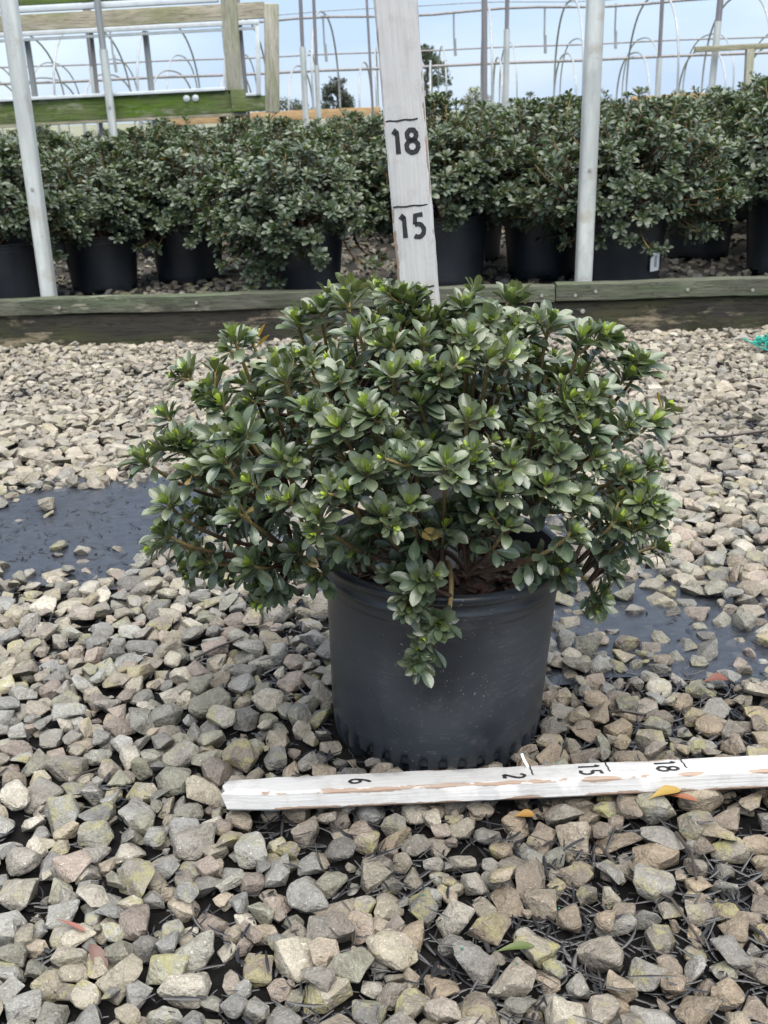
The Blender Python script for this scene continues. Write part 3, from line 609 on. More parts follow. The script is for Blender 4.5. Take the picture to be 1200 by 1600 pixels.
while len(tips) < len(TIPS) + 140:
    d = rp_.normal(size=3); d[2] = abs(d[2]) * 1.0 - .12; d /= np.linalg.norm(d); s = rp_.uniform(.62, .98) if len(tips) > len(TIPS) + 50 else rp_.uniform(.9, 1.02)
    p = np.array((.035, 1.035, .285)) + d * np.array((.235, .21, .19)) * s
    if p[1] < .94 and s > .62: continue
    if p[2] < .25 and np.hypot(p[0] - POTC[0], p[1] - POTC[1]) < .15: continue
    if np.linalg.norm(fronts - p, axis=1).min() < .02: continue
    if abs(p[0] - .035) < .035 and p[1] < 1.04 and p[2] > .49: continue
    tips.append((p, d * .7 + np.array((0, 0, .6)) + rp_.normal(0, .15, 3), 0))
EXTRA = [[(.052, 1.0, .20), (.060, .94, .248), (.062, .905, .246), (.060, .888, .225), (.052, .880, .196)], [(0.0, 1.0, .20), (-.04, .97, .245), (-.075, .965, .240), (-.10, .965, .232)], [(.09, 1.0, .20), (.15, .965, .245), (.185, .945, .232), (.20, .935, .218)]]
LS = .0230
lv, paths = shrub(tips, (POTC[0], POTC[1], PH - .03), rp_, LS, 17, 18, 14, 1.2, .26, .55, EXTRA)
tubes_mesh('stems', paths, M_STEM, plant)
def leaf_score(l):
    if not l[5] or l[4] < .7 * LS: return 0
    c = np.array(l[2]) + l[1][:, 0] * .5; u, v_, dep = project(c); v = c - np.array((0, 0, .66)); v /= np.linalg.norm(v)
    nrm = l[1][:, 2] / np.linalg.norm(l[1][:, 2]); near = np.linalg.norm((c - C0) / np.array((.28, .24, .27)))
    return abs(nrm @ v) * (l[4] / dep) ** 2 * max(0, near - .55) ** 2 * (1.5 if c[1] < 1.0 else .4)
sc_ = np.array([leaf_score(l) for l in lv]); od = np.argsort(sc_)[::-1]; pick = set(od[:300].tolist())
leaf_me = [np_mesh('leaf', p[0], p[1], M_LEAF1, True, None, p[2]) for p in LP]
for a in od[:300]:
    k, M, b, c, ln, _ = lv[a]; o = bpy.data.objects.new('leaf', leaf_me[k]); o.matrix_basis = Matrix.Translation(b.tolist()) @ Matrix(M.tolist()).to_4x4(); o.color = c; link(o, plant)
tag(join_instances('foliage', LP, [l for a, l in enumerate(lv) if a not in pick], M_LEAF, plant, True, [p[2] for p in LP]), kind='stuff')
print('main leaves', len(lv))

# ------------------------------------------------------------------ rulers: white painted laths with black hand-stencilled inches
IN = .0254
def digit(ch, h):
    """stencil strokes as flat ribbons with round joints in a box one unit high"""
    arc = lambda cx, cy_, rx, ry, a0, a1, n=14: [(cx + rx * math.cos(R(a0 + (a1 - a0) * k / n)), cy_ + ry * math.sin(R(a0 + (a1 - a0) * k / n))) for k in range(n + 1)]
    S = {'1': [[(.10, .80), (.24, .97), (.26, .90), (.26, .03)]],
         '8': [arc(.30, .73, .19, .20, 0, 360, 20), arc(.30, .28, .24, .24, 0, 360, 20)],
         '5': [[(.50, .95), (.18, .93), (.14, .56)], [(.14, .56)] + arc(.26, .30, .25, .27, 100, -130)],
         '6': [[(.42, .97), (.26, .80), (.13, .55)] + arc(.29, .28, .20, .24, 165, -195, 20)],
         '2': [arc(.28, .70, .20, .25, 160, -35) + [(.10, .05)], [(.08, .05), (.52, .05)]]}[ch]
    out = []
    for st in S: out.append(([(x * h, y * h) for x, y in st]))
    return out
def ribbons(bm, strokes, w, place, z=.0006):
    """flat strokes w wide, place(x, y) -> Vector on the face, normal offset inside place"""
    for st in strokes:
        n = len(st); prev = None
        for i, (x, y) in enumerate(st):
            a = st[max(i - 1, 0)]; b = st[min(i + 1, n - 1)]; dx, dy = b[0] - a[0], b[1] - a[1]; l = math.hypot(dx, dy) or 1; nx, ny = -dy / l, dx / l; ww = w * (.5 + .06 * math.sin(i * 2.3))
            e = [bm.verts.new(place(x + nx * ww, y + ny * ww)), bm.verts.new(place(x - nx * ww, y - ny * ww))]
            if prev: bm.faces.new((prev[0], prev[1], e[1], e[0]))
            prev = e
def ruler(name, M, z0, z1, label, nums, lines, worn, seed, ragged=False, W=.0381, T=.0185):
    """lath along local z (inches count from local 0), face to local -y"""
    root = empty(name, M.translation); tag(root, label, 'ruler')
    bm = bmesh.new(); n = int((z1 - z0) / .01); rr = np.random.default_rng(seed); rings = []; bev = .0022
    prof = [(-W / 2 + bev, -T / 2), (-W / 6, -T / 2), (W / 6, -T / 2), (W / 2 - bev, -T / 2), (W / 2, -T / 2 + bev), (W / 2, T / 2 - bev), (W / 2 - bev, T / 2), (-W / 2 + bev, T / 2), (-W / 2, T / 2 - bev), (-W / 2, -T / 2 + bev)]
    for i in range(n + 1):
        z = z0 + (z1 - z0) * i / n; ring = []
        for k, (x, y) in enumerate(prof):
            j = rr.normal(0, .00025, 2) if k in (0, 3, 4, 5, 8, 9) else (0, 0); zz = z; xx, yy = x, y
            if ragged and z - z0 < .05:
                q = (z - z0) / .05
                if x > 0: xx = x - (1 - q) * .006
                if y > 0 and x > 0: zz += (1 - q) * .004
                if x < 0: xx = x + (1 - q) * .003
                if i == 0: zz += rr.uniform(-.003, .004)
            ring.append(bm.verts.new((xx + j[0], yy + j[1], zz)))
        rings.append(ring)
    m = len(prof)
    for a, b in zip(rings, rings[1:]):
        for k in range(m): bm.faces.new((a[k], a[(k + 1) % m], b[(k + 1) % m], b[k]))
    bm.faces.new(rings[0][::-1]); bm.faces.new(rings[-1]); bmesh.ops.recalc_face_normals(bm, faces=bm.faces[:])
    me = bpy.data.meshes.new('lath'); bm.to_mesh(me); bm.free(); me.polygons.foreach_set('use_smooth', [True] * len(me.polygons)); me.set_sharp_from_angle(angle=R(40)); me.materials.append(painted_board(seed, worn))
    o = bpy.data.objects.new('lath', me); o.matrix_basis = M; link(o, root)
    def mark(nm, fill):
        b = bmesh.new(); fill(b); q = bpy.data.meshes.new(nm); b.to_mesh(q); b.free(); q.materials.append(M_INK)
        o = bpy.data.objects.new(nm, q); o.matrix_basis = M; link(o, root)
    for inch, txt in nums:
        x = -.0135 if len(txt) == 2 else -.005
        for q, ch in enumerate(txt):
            if ch == ' ': x += .0135; continue
            mark('numeral', lambda b, x=x, ch=ch: ribbons(b, digit(ch, .0222), .0044 if not ragged else .0036, lambda u, v: Vector((x + u, -T / 2 - .0004, inch * IN - .0295 + v))))
            x += .0125
    for inch, x0, x1 in lines:
        mark('tick_mark', lambda b: ribbons(b, [[(x0 + (x1 - x0) * k / 8, .0004 * math.sin(k * 1.7)) for k in range(9)]], .0015, lambda u, v: Vector((u, -T / 2 - .0004, inch * IN + v))))
    return root
# upright in the pot, leaning a little
zx = Vector((.0265 - .0402, 0.0, .752 - .512)).normalized()
p18 = Vector((.0335, 1.030, .6525)); fy = Vector((0, 1, 0)); fx = fy.cross(zx).normalized(); fy = zx.cross(fx)
Mv = Matrix((fx, fy, zx)).transposed().to_4x4(); Mv = Mv @ Matrix.Rotation(R(-7), 4, 'Z'); Mv.translation = p18 - zx * 18 * IN
ruler('wooden_ruler', Mv, -.008, 31 * IN, 'upright worn white wooden ruler marked 18 and 15, stuck in the pot', [(18, '18'), (15, '15'), (12, '12')], [(18, -.0172, .0125), (15, -.0172, .0158), (12, -.0172, .016)], .52, 3)
# lying on the stones in front of the pot: local z runs along +x, face turned up
gx = Vector((.295 - .137, .888 - .886, -.0)).normalized(); roll = R(-12)
fyv = Vector((0, 0, -1)); yv = (fyv - gx * fyv.dot(gx)).normalized(); xv = yv.cross(gx).normalized()
Mg = Matrix((xv, yv, gx)).transposed().to_4x4() @ Matrix.Rotation(roll, 4, 'Z')
Mg.translation = Vector((.137, .868, .0335)) - gx * 12 * IN
GR0 = -.169 - (.137 - 12 * IN)
lying = ruler('wooden_ruler', Mg, GR0, 42 * IN, 'weathered white wooden ruler lying flat on the gravel in front of the pot', [(6, '6'), (12, ' 2'), (15, '15'), (18, '18')], [(12, -.0185, .006), (15, -.0185, .006), (18, -.0185, .006)], .56, 7, ragged=True, T=.0195)
b = MB(); pts = [Mg @ Vector((-.012, -.0105, 12 * IN - .002)), Mg @ Vector((-.015, -.014, 12 * IN - .004)), Mg @ Vector((-.018, -.018, 12 * IN - .006)), Mg @ Vector((-.021, -.0215, 12 * IN - .007))]
for p, q in zip(pts, pts[1:]): b.bar(p, q, .0026, .0008, updir=(0, -1, .4))
b.build('paint_sliver', plain('white_paint_flake', (.72, .74, .76), .5, .1), lying)

# ------------------------------------------------------------------ the raised bed behind: timber edging, hoop posts, rows of potted shrubs
EA, EB = Vector((-1.196, 3.28, 0)), Vector((1.18, 3.115, 0)); ED = (EB - EA).normalized(); EN = Vector((-ED.y, ED.x, 0))
def along(x, dy=0.0, z=0.0):
    t = (x - EA.x) / ED.x; return EA + ED * t + EN * dy + Vector((0, 0, z))
edge = empty('timber_edging', along(0)); tag(edge, 'dark weathered timber edging with a greenish top rail along the raised bed', 'edging')
edge.location = along(0)
def wavy_bar(name, a, b, w, h, mat, parent, seed, n=40):
    """sawn board from a to b with slightly wandering arrises"""
    r = np.random.default_rng(seed); bm = bmesh.new(); x = (b - a).normalized(); y = Vector((0, 0, 1)).cross(x); rings = []; bv = .003
    pr = [(-w / 2, -h / 2 + bv), (-w / 2 + bv, -h / 2), (w / 2 - bv, -h / 2), (w / 2, -h / 2 + bv), (w / 2, h / 2 - bv), (w / 2 - bv, h / 2), (-w / 2 + bv, h / 2), (-w / 2, h / 2 - bv)]
    for i in range(n + 1):
        p = (b - a) * (i / n); q = r.normal(0, .0008, (8, 2)); dz = .0015 * math.sin(i * .5 + seed)
        rings.append([bm.verts.new(p + y * (u + q[k][0]) + Vector((0, 0, v + q[k][1] + dz))) for k, (u, v) in enumerate(pr)])
    for c, d in zip(rings, rings[1:]):
        for k in range(8): bm.faces.new((c[k], c[(k + 1) % 8], d[(k + 1) % 8], d[k]))
    bm.faces.new(rings[0][::-1]); bm.faces.new(rings[-1]); bmesh.ops.recalc_face_normals(bm, faces=bm.faces[:])
    me = bpy.data.meshes.new(name); bm.to_mesh(me); bm.free(); me.polygons.foreach_set('use_smooth', [True] * len(me.polygons)); me.set_sharp_from_angle(angle=R(30)); me.materials.append(mat)
    o = bpy.data.objects.new(name, me); o.matrix_basis = Matrix.Translation(a); return link(o, parent)
wavy_bar('board', along(-3.2, .022, .052), along(3.4, .022, .052), .040, .108, M_EDGE, edge, 1, 120)
wavy_bar('rail', along(-3.2, .012, .1335), along(.538, .012, .1325), .044, .050, M_RAIL, edge, 2, 80)
wavy_bar('rail', along(.543, .010, .1355), along(3.4, .010, .1355), .046, .052, M_RAIL, edge, 3, 60)
for x, z in ((.50, .128), (.60, .126), (.66, .136), (.93, .134), (1.12, .128), (-.55, .134), (-.98, .130)):
    m = MB(); m.lathe([(.0004, .0), (.0045, .0), (.005, -.0015), (.005, -.004), (.0004, -.004)], 12); o = m.build('screw', M_STEEL, None)
    o.matrix_basis = Matrix.Translation(along(x, -.0150, z)) @ Matrix.Rotation(math.atan2(ED.y, ED.x), 4, 'Z') @ Matrix.Rotation(R(90), 4, 'X'); o.parent = edge; o.matrix_parent_inverse = edge.matrix_basis.inverted()
m = MB(); m.lathe([(.0004, .001), (.006, .0), (.0075, -.002), (.0075, -.006), (.0004, -.006)], 14); o = m.build('screw', M_STEEL, None)
o.matrix_basis = Matrix.Translation(along(.625, -.0015, .075)) @ Matrix.Rotation(R(90), 4, 'X'); o.parent = edge; o.matrix_parent_inverse = edge.matrix_basis.inverted()

def post(name, foot, topz, lean, rad, label, mat=M_GALV, sides=4):
    """galvanised tube of rounded-square section"""
    root = empty(name, foot); tag(root, label, 'post'); bm = bmesh.new(); rings = []; foot = Vector(foot); n = 24
    for z in (0, .15, .6, 1.2, 1.8, topz):
        ring = []
        for k in range(n):
            a = 2 * math.pi * k / n; e = 1 / (abs(math.cos(a)) ** 5 + abs(math.sin(a)) ** 5) ** .2
            ring.append(bm.verts.new(foot + Vector((lean[0] * z + rad * e * math.cos(a), lean[1] * z + rad * e * math.sin(a), z))))
        rings.append(ring)
    for c, d in zip(rings, rings[1:]):
        for k in range(n): bm.faces.new((c[k], c[(k + 1) % n], d[(k + 1) % n], d[k]))
    bm.faces.new(rings[-1]); bmesh.ops.recalc_face_normals(bm, faces=bm.faces[:]); me = bpy.data.meshes.new('tube'); bm.to_mesh(me); bm.free(); me.polygons.foreach_set('use_smooth', [True] * len(me.polygons)); me.materials.append(mat); mesh_obj('tube', me, root)
    m = MB(); m.tube([foot + Vector((lean[0] * .42, -rad - .004, .42)), foot + Vector((lean[0] * .42, rad + .004, .42))], .005, 8); m.build('bolt', M_STEEL, root); return root
post('hoop_post', along(-1.045, .085, .06), 2.3, (.012, 0), .0235, 'pale galvanised square post behind the edging, standing before the algae green timber vent')
post('hoop_post', along(.633, .085, .06), 2.3, (.012, 0), .0245, 'pale galvanised square post half covered by the shrub with the white pot tag')

# bed floor, a little higher than the yard, and its gravel
def bedz(X, Y): return .088 + .01 * np.sin(X * 3 + Y) * 0 + np.clip((3.36 - .0695 * X - Y) * 0, 0, 0)
def bed_sheet():
    xs = np.linspace(-9, 9, 37); ys = np.linspace(0, 1, 12); V = []; 
    for t in ys:
        for x in xs: p = along(x, .046); V.append((p.x, p.y + t * 7.2, .085 if t > 0 else .085))
    V = np.array(V); nx = 37; i = np.arange(11 * 36); r, c = i // 36, i % 36; a = r * nx + c
    return mesh_obj('bed_ground', np_mesh('bed_ground', V, np.stack([a, a + 1, a + nx + 1, a + nx], -1), plain('bed_soil', (.035, .03, .025), .9, .5, 25)))
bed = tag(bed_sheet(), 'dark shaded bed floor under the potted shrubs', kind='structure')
rb_ = np.random.default_rng(31); insts = []
for q in range(5200):
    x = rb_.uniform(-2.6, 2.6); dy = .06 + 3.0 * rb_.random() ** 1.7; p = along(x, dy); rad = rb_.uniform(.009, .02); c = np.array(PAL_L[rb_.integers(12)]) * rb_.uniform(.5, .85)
    insts.append((int(rb_.integers(NPROTO)), rot_matrix(rb_, .5) * rad, (p.x, p.y, .085 + rad * rb_.uniform(.1, .7)), (*c, .6 * (rb_.random() < .5))))
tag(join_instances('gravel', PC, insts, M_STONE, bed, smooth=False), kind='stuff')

# four shapes of bed shrub; copies share their meshes
POT_R, POT_H = .138, .262
def bed_pot_mesh():
    m = MB().lathe(pot_mesh_fn(POT_R * .88, POT_R, POT_H, .007), 64, drain([(-1.9, .16, .02), (-.6, .16, .02), (.7, .16, .02), (2, .16, .02), (3.2, .16, .02)], 22, .004, .018)); o = m.build('pot', M_POTB); me = o.data; bpy.data.objects.remove(o); return me
POTME = bed_pot_mesh()
m = MB(); m.lathe([(.0004, .003), (POT_R - .004, 0), (POT_R - .004, -.004), (.0004, -.004)], 32); o = m.build('soil', M_SOIL); SOILME = o.data; bpy.data.objects.remove(o)
def bed_shrub_meshes(seed, rx, rz, droop):
    r = np.random.default_rng(seed); tips = []; cz = POT_H + .06
    while len(tips) < 330:
        d = r.normal(size=3); d[2] = abs(d[2]) * 1.05 - .3; d /= np.linalg.norm(d); s = r.uniform(.62, .95) if r.random() < .35 else r.uniform(.9, 1.01)
        p = np.array((0, 0, cz)) + d * np.array((rx, rx, rz if d[2] > 0 else .2)) * s * (1 + .14 * math.sin(3 * math.atan2(d[1], d[0]) + seed))
        if p[2] < POT_H - .12 + (0 if droop else .04): continue
        if p[2] < POT_H + .01 and np.hypot(p[0], p[1]) < POT_R + .03: continue
        tips.append((p, d * .85 + np.array((0, 0, .5)) + r.normal(0, .12, 3), 0))
    if droop:
        for k in range(34):
            a = r.uniform(0, 6.283); q = r.uniform(.20, .33); p = np.array((q * math.cos(a), q * math.sin(a), POT_H + r.uniform(-.11, .07))); tips.append((p, np.array((math.cos(a), math.sin(a), .15 + r.normal(0, .2))), 0))
    if droop and seed == 44:
        for k in range(14):
            t = k / 13; tips.append((np.array((-.10 - .03 * t + r.normal(0, .03), -.17 - .02 * t, POT_H + .02 - .20 * t)), np.array((r.normal(0, .3), -.9, .1)), 0))
    lv_, pth = shrub(tips, (0, 0, POT_H - .03), r, .032, 12, 11, 14, .45, .28, .35)
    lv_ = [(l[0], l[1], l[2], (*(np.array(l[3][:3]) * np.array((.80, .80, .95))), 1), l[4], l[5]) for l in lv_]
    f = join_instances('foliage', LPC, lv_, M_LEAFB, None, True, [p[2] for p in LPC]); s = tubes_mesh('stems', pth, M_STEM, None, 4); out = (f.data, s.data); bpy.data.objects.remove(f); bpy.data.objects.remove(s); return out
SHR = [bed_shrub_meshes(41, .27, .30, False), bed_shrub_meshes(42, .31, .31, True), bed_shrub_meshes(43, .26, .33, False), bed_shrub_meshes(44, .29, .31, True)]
def bed_shrub(kind, x, y, z, rz, s, label, group=None, hs=1.0):
    root = empty('potted_azalea', (x, y, z)); root.matrix_basis = Matrix.Translation((x, y, z)) @ Matrix.Rotation(rz, 4, 'Z') @ Matrix.Diagonal((s, s, s * hs, 1)); tag(root, label, 'potted shrub', group)
    for nm, me in (('pot', POTME), ('soil', SOILME), ('foliage', SHR[kind][0]), ('stems', SHR[kind][1])):
        o = bpy.data.objects.new(nm, me); COL.objects.link(o); o.parent = root
        if nm == 'soil': o.location = (0, 0, POT_H - .045)
        if nm == 'foliage': o['kind'] = 'stuff'
    return root
BZ = .09
FRONT = [(0, -1.25, 3.55, .4, 1.0, 'bed shrub whose pot is partly behind the foot of a square galvanised post'),
         (2, -.985, 3.86, 1.7, .96, 'bed shrub with dark pot tucked just behind a square galvanised post'),
         (1, -.70, 4.02, 2.2, 1.0, 'bed shrub in a bare-looking pot showing its whole front, beside the drooping shrub'),
         (3, -.25, 3.54, 0, 1.08, 'bed shrub with a low branch drooping over the timber rail'),
         (2, .24, 3.66, 3.0, 1.1, 'bed shrub above a wide open pot rim beside the upright ruler'),
         (2, .60, 3.80, 5.2, 1.0, 'bed shrub behind the square post, its pot beside the tagged one'),
         (1, .815, 3.52, 4.4, 1.06, 'full bed shrub in the pot that carries a white tag'),
         (2, 1.25, 4.12, .9, 1.0, 'bed shrub set back in shade between the tagged pot and its neighbour'),
         (0, 1.42, 3.66, 2.7, 1.03, 'bed shrub standing past the tagged pot at the far stretch of the rail')]
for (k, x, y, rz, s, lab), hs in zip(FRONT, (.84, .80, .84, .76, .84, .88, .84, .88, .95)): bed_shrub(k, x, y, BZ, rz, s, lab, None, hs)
t_ = bed_shrub  # the rows behind, told apart only by their place
TAKEN = [(f[1], f[2]) for f in FRONT]; rr_ = np.random.default_rng(77); rows = 0
for row in range(8):
    y = 4.3 + row * .60; half = .47 * y + .8; x = -half + rr_.uniform(0, .3)
    while x < half:
        xx, yy = x + rr_.normal(0, .05), y + rr_.normal(0, .05)
        if min((xx - a) ** 2 + (yy - b) ** 2 for a, b in TAKEN) > .42 ** 2:
            hs = rr_.uniform(.79, .87) + .035 * np.clip(xx, -1.5, 2.5)
            bed_shrub(int(rr_.integers(3)), xx, yy, BZ, rr_.uniform(0, 6.28), rr_.uniform(.95, 1.08), 'evergreen shrub packed into the rows of the bed', 'shrubs packed in rows in the bed', hs); rows += 1; TAKEN.append((xx, yy))
        x += rr_.uniform(.54, .68)
for x, y in ((-1.75, 3.62), (-2.3, 3.65), (1.98, 3.6), (2.5, 3.62)):
    bed_shrub(int(rr_.integers(3)), x, y, BZ, rr_.uniform(0, 6), 1.0, 'evergreen shrub packed into the rows of the bed', 'shrubs packed in rows in the bed')
print('row shrubs', rows)
# tag on a pot
def curved_tag(name, cx, cy_, cz, rad, a0, a1, h, mat, lab=None, cat=None):
    bm = bmesh.new(); pv = None
    for k in range(7):
        a = a0 + (a1 - a0) * k / 6; v = [bm.verts.new((cx + rad * math.cos(a), cy_ + rad * math.sin(a), cz + s * h / 2)) for s in (-1, 1)]
        if pv: bm.faces.new((pv[0], v[0], v[1], pv[1]))
        pv = v
    me = bpy.data.meshes.new(name); bm.to_mesh(me); bm.free(); me.materials.append(mat); o = mesh_obj(name, me); return o
rt_ = POT_R * .955 + .0035
tg = empty('pot_tag', (.815 + .09, 3.52 - .10, BZ + .10)); tag(tg, 'white printed tag stuck on a black bed pot beside the post', 'tag')
for nm, a0, a1, h, dz, dr, mt in (('label_sheet', -1.05, -.72, .058, 0, 0, plain('white_label', (.78, .80, .82), .5, .04)), ('print_block', -.93, -.84, .036, .002, .0008, plain('grey_print', (.35, .37, .42), .6, .5, 500))):
    o = curved_tag(nm, .815, 3.52, BZ + .088 + dz, rt_ * 1.05 + dr, a0, a1, h, mt); o.parent = tg; o.matrix_parent_inverse = tg.matrix_basis.inverted()

# ------------------------------------------------------------------ timber frames, pipe posts and hoop houses beyond the bed
f1 = empty('timber_vent', (-2.2, 6.6, 0)); tag(f1, 'algae green timber vent surround with two round bolt heads on its lower rail', 'vent')
Y1 = 6.6
MB().bar((-4.2, Y1, .715), (-.72, Y1, .752), .045, .128, .004).build('rail', M_ALGAE, f1)
MB().bar((-4.2, Y1 + .01, .640), (-.72, Y1 + .01, .682), .06, .024, .003).build('lower_batten', M_GREYWD, f1)
MB().bar((-4.2, Y1, 1.325), (-.72, Y1, 1.375), .045, .115, .004).build('rail', M_ALGAE, f1)
MB().bar((-.775, Y1 - .024, .81), (-.762, Y1 - .024, 2.1), .09, .04, .004, updir=(0, 1, 0)).build('stile', M_STILE, f1)
MB().bar((-.80, Y1 - .03, .752), (-.715, Y1 - .03, .753), .03, .118, .003).build('corner_block', M_ALGAE, f1)
MB().bar((-4.2, Y1 - .02, .782), (-.83, Y1 - .02, .820), .05, .018, .002).build('channel', M_ALU, f1)
MB().bar((-4.2, Y1 - .02, 1.245), (-.83, Y1 - .02, 1.292), .05, .030, .002).build('channel', M_ALU, f1)
for x in (-1.062, -1.010):
    m = MB(); m.lathe([(.0005, .004), (.016, .003), (.02, 0), (.02, -.006), (.0005, -.006)], 20); bmesh.ops.transform(m.bm, matrix=Matrix.Translation((x, Y1 - .028, .775)) @ Matrix.Rotation(R(90), 4, 'X'), verts=m.bm.verts[:]); m.build('bolt_head', M_ALU, f1)
for x0, nm, y in ((-1.50, 'pipe_post', Y1 - .075), (-3.0, 'pipe_post', Y1 - .075)):
    root = empty(nm, (x0, y, 0)); tag(root, 'pale pipe post bolted in front of the algae green rail' if x0 > -2 else 'pale pipe post at the outer stretch of the green frame', 'post')
    MB().tube([(x0, y, -.05), (x0 - .002, y, 1.05)], .024, 14).build('sleeve', M_GALV, root); MB().tube([(x0 - .002, y, 1.05), (x0 - .004, y, 2.6)], .019, 14).build('pipe', M_GALVF, root)
    MB().tube([(x0, y - .03, .745), (x0, y + .03, .745)], .008, 10).build('bolt', M_STEEL, root)
Y2 = 7.6
f2 = empty('timber_vent', (-2.2, Y2, 0)); tag(f2, 'grey timber vent surround with rounded corner and white channels behind the green one', 'vent')
MB().bar((-4.6, Y2, 1.262), (-.66, Y2, 1.315), .045, .098, .004).build('rail', M_GREYWD, f2)
MB().bar((-4.6, Y2, .722), (-.66, Y2, .745), .045, .098, .004).build('rail', M_ALGAE, f2)
MB().bar((-.655, Y2 - .003, .682), (-.612, Y2 - .003, 1.352), .096, .05, .012, updir=(0, 1, 0)).build('stile', M_STILE, f2)
MB().bar((-4.6, Y2 - .03, 1.198), (-.70, Y2 - .03, 1.243), .03, .028, .002).build('channel', M_ALU, f2)
MB().bar((-4.6, Y2 - .02, 1.165), (-.70, Y2 - .02, 1.208), .02, .018, .002).build('channel', M_ALU, f2)
MB().bar((-.735, Y2 - .03, .80), (-.71, Y2 - .03, 1.24), .03, .02, .002, updir=(0, 1, 0)).build('channel', M_ALU, f2)
MB().bar((-4.6, Y2 - .02, .775), (-.72, Y2 - .02, .803), .03, .018, .002).build('channel', M_ALU, f2)
for i, (x0, h, dx) in enumerate(((-2.26, 1.20, .004), (-1.86, 2.5, -.06), (-1.47, 1.22, .0), (-.82, 2.5, .03))):
    root = empty('pipe_post', (x0, Y2 + .06, 0)); tag(root, 'grey pipe post carrying the rear timber frame', 'post', 'pipe posts of the rear frame')
    MB().tube([(x0, Y2 + .06, -.05), (x0 - dx, Y2 + .06, h)], .021 if h < 2 else .014, 12).build('pipe', M_GALVF if h < 2 else M_PIPEDK, root)

def far_post(x, y, zs, r1, r2, lean, label, group=None, tz=3.2):
    root = empty('pipe_post', (x, y, 0)); tag(root, label, 'post', group)
    MB().tube([(x, y, -.05), (x + lean * zs, y, zs)], r1, 14).build('sleeve', M_GALV, root)
    MB().tube([(x + lean * zs, y, zs), (x + lean * tz, y, tz)], r2, 12).build('pipe', M_PIPEDK, root)
PG = 'tall two-part pipe posts beyond the bed'
for i, (x, zs, r1, r2, ln) in enumerate(((-.545, 1.19, .026, .016, .013), (-.440, 1.05, .021, .014, .013), (.987, .5, .026, .0245, .0), (1.172, 1.27, .026, .018, .011), (2.462, 1.0, .024, .017, -.004), (2.925, 1.27, .029, .027, .03), (-2.3, 1.1, .024, .017, 0), (4.4, 1.1, .024, .017, 0))):
    far_post(x, 9.5 + (.1 if i % 2 else 0), zs, r1, r2, ln, 'tall pipe post with a thicker pale sleeve rising beyond the shrubs', PG)
root = empty('pipe_post', (.045, 9.4, 0)); tag(root, 'thin bare pipe seen against the sky beside the upright ruler', 'post'); MB().tube([(.05, 9.4, -.05), (-.01, 9.4, 3.0)], .011, 10).build('pipe', M_PIPEDK, root)
wp = empty('timber_post', (3.24, 9.5, 0)); tag(wp, 'short squared timber post carrying a pale crossbar past the pipe posts', 'post')
MB().bar((3.25, 9.5, -.05), (3.215, 9.5, 1.04), .062, .062, .005, updir=(0, 1, 0)).build('upright', M_STILE, wp)
MB().bar((2.75, 9.5, 1.055), (4.6, 9.5, 1.075), .05, .045, .004).build('crossbar', M_GREYWD, wp)
def hoop_house(name, x0, y0, dx, dy, n, half, hz, vdir, rad, lab, ridge_r, drops, sag):
    """row of bent pipe hoops with a ridge pipe; hoop plane runs along vdir"""
    root = empty(name, (x0, y0, 0)); tag(root, lab, 'hoop house'); v = Vector(vdir).normalized(); top = []
    for k in range(n):
        c = Vector((x0 + dx * k, y0 + dy * k, 0)); pts = []; hh = hz * (1 + .012 * math.sin(k * 2.1)); half_k = half * (1 + .03 * math.sin(k * 3.3))
        pts.append(c - v * half_k); 
        for a in range(0, 23):
            th = math.pi * (1 - a / 22); e = abs(math.cos(th)) ** .82 * (1 if math.cos(th) > 0 else -1); pts.append(c + v * half_k * e + Vector((0, 0, hh * .42 + hh * .58 * math.sin(th) ** .9)))
        pts.append(c + v * half_k); MB().tube(pts, rad, 8).build('hoop', M_GALVF, root); top.append(c + Vector((0, 0, hh - rad - ridge_r - .04)))
    a, b = top[0] - Vector((dx, dy, 0)) * 2, top[-1] + Vector((dx, dy, 0)) * 2; m_ = 40; pts = [a + (b - a) * (k / m_) + Vector((0, 0, sag * math.sin(k * 1.1) - .01)) for k in range(m_ + 1)]
    MB().tube(pts, ridge_r, 8).build('ridge_pipe', M_PIPEDK, root)
    if drops:
        MB().tube([p + Vector((0, .05, .10 - .03 * math.sin(i * .8))) for i, p in enumerate(pts)], .008, 6).build('wire', M_GALVF, root)
        for k, ln in drops:
            p = a + (b - a) * k; MB().tube([p, p + Vector((0, 0, -ln * .6)), p + Vector((.01, 0, -ln * .6)), p + Vector((.02, 0, -ln))], [.014, .014, .022, .022], 8).build('sprinkler_drop', M_GALVF, root)
hoop_house('hoop_house', -7.75, 17.75, 1.19, -.12, 14, 1.95, 2.06, (.065, 1, 0), .0155, 'bare hoop house frame of tall narrow pipe arches under one sagging pipe', .019, [(.31, .62), (.395, .62), (.47, .6), (.565, .60), (.63, .62), (.68, .6), (.79, .62)], .022)
hoop_house('hoop_house', -9.0, 23.0, 1.28, -.13, 15, 1.9, 1.56, (.065, 1, 0), .018, 'lower bare hoop house frame farther off, its arches reaching half as high', .027, [], .006)
hoop_house('hoop_house', -12.0, 31.0, 1.75, -.1, 15, 2.3, 2.25, (.02, 1, 0), .02, 'faint bare hoop house frame standing farthest off, against the trees', .022, [], .01)
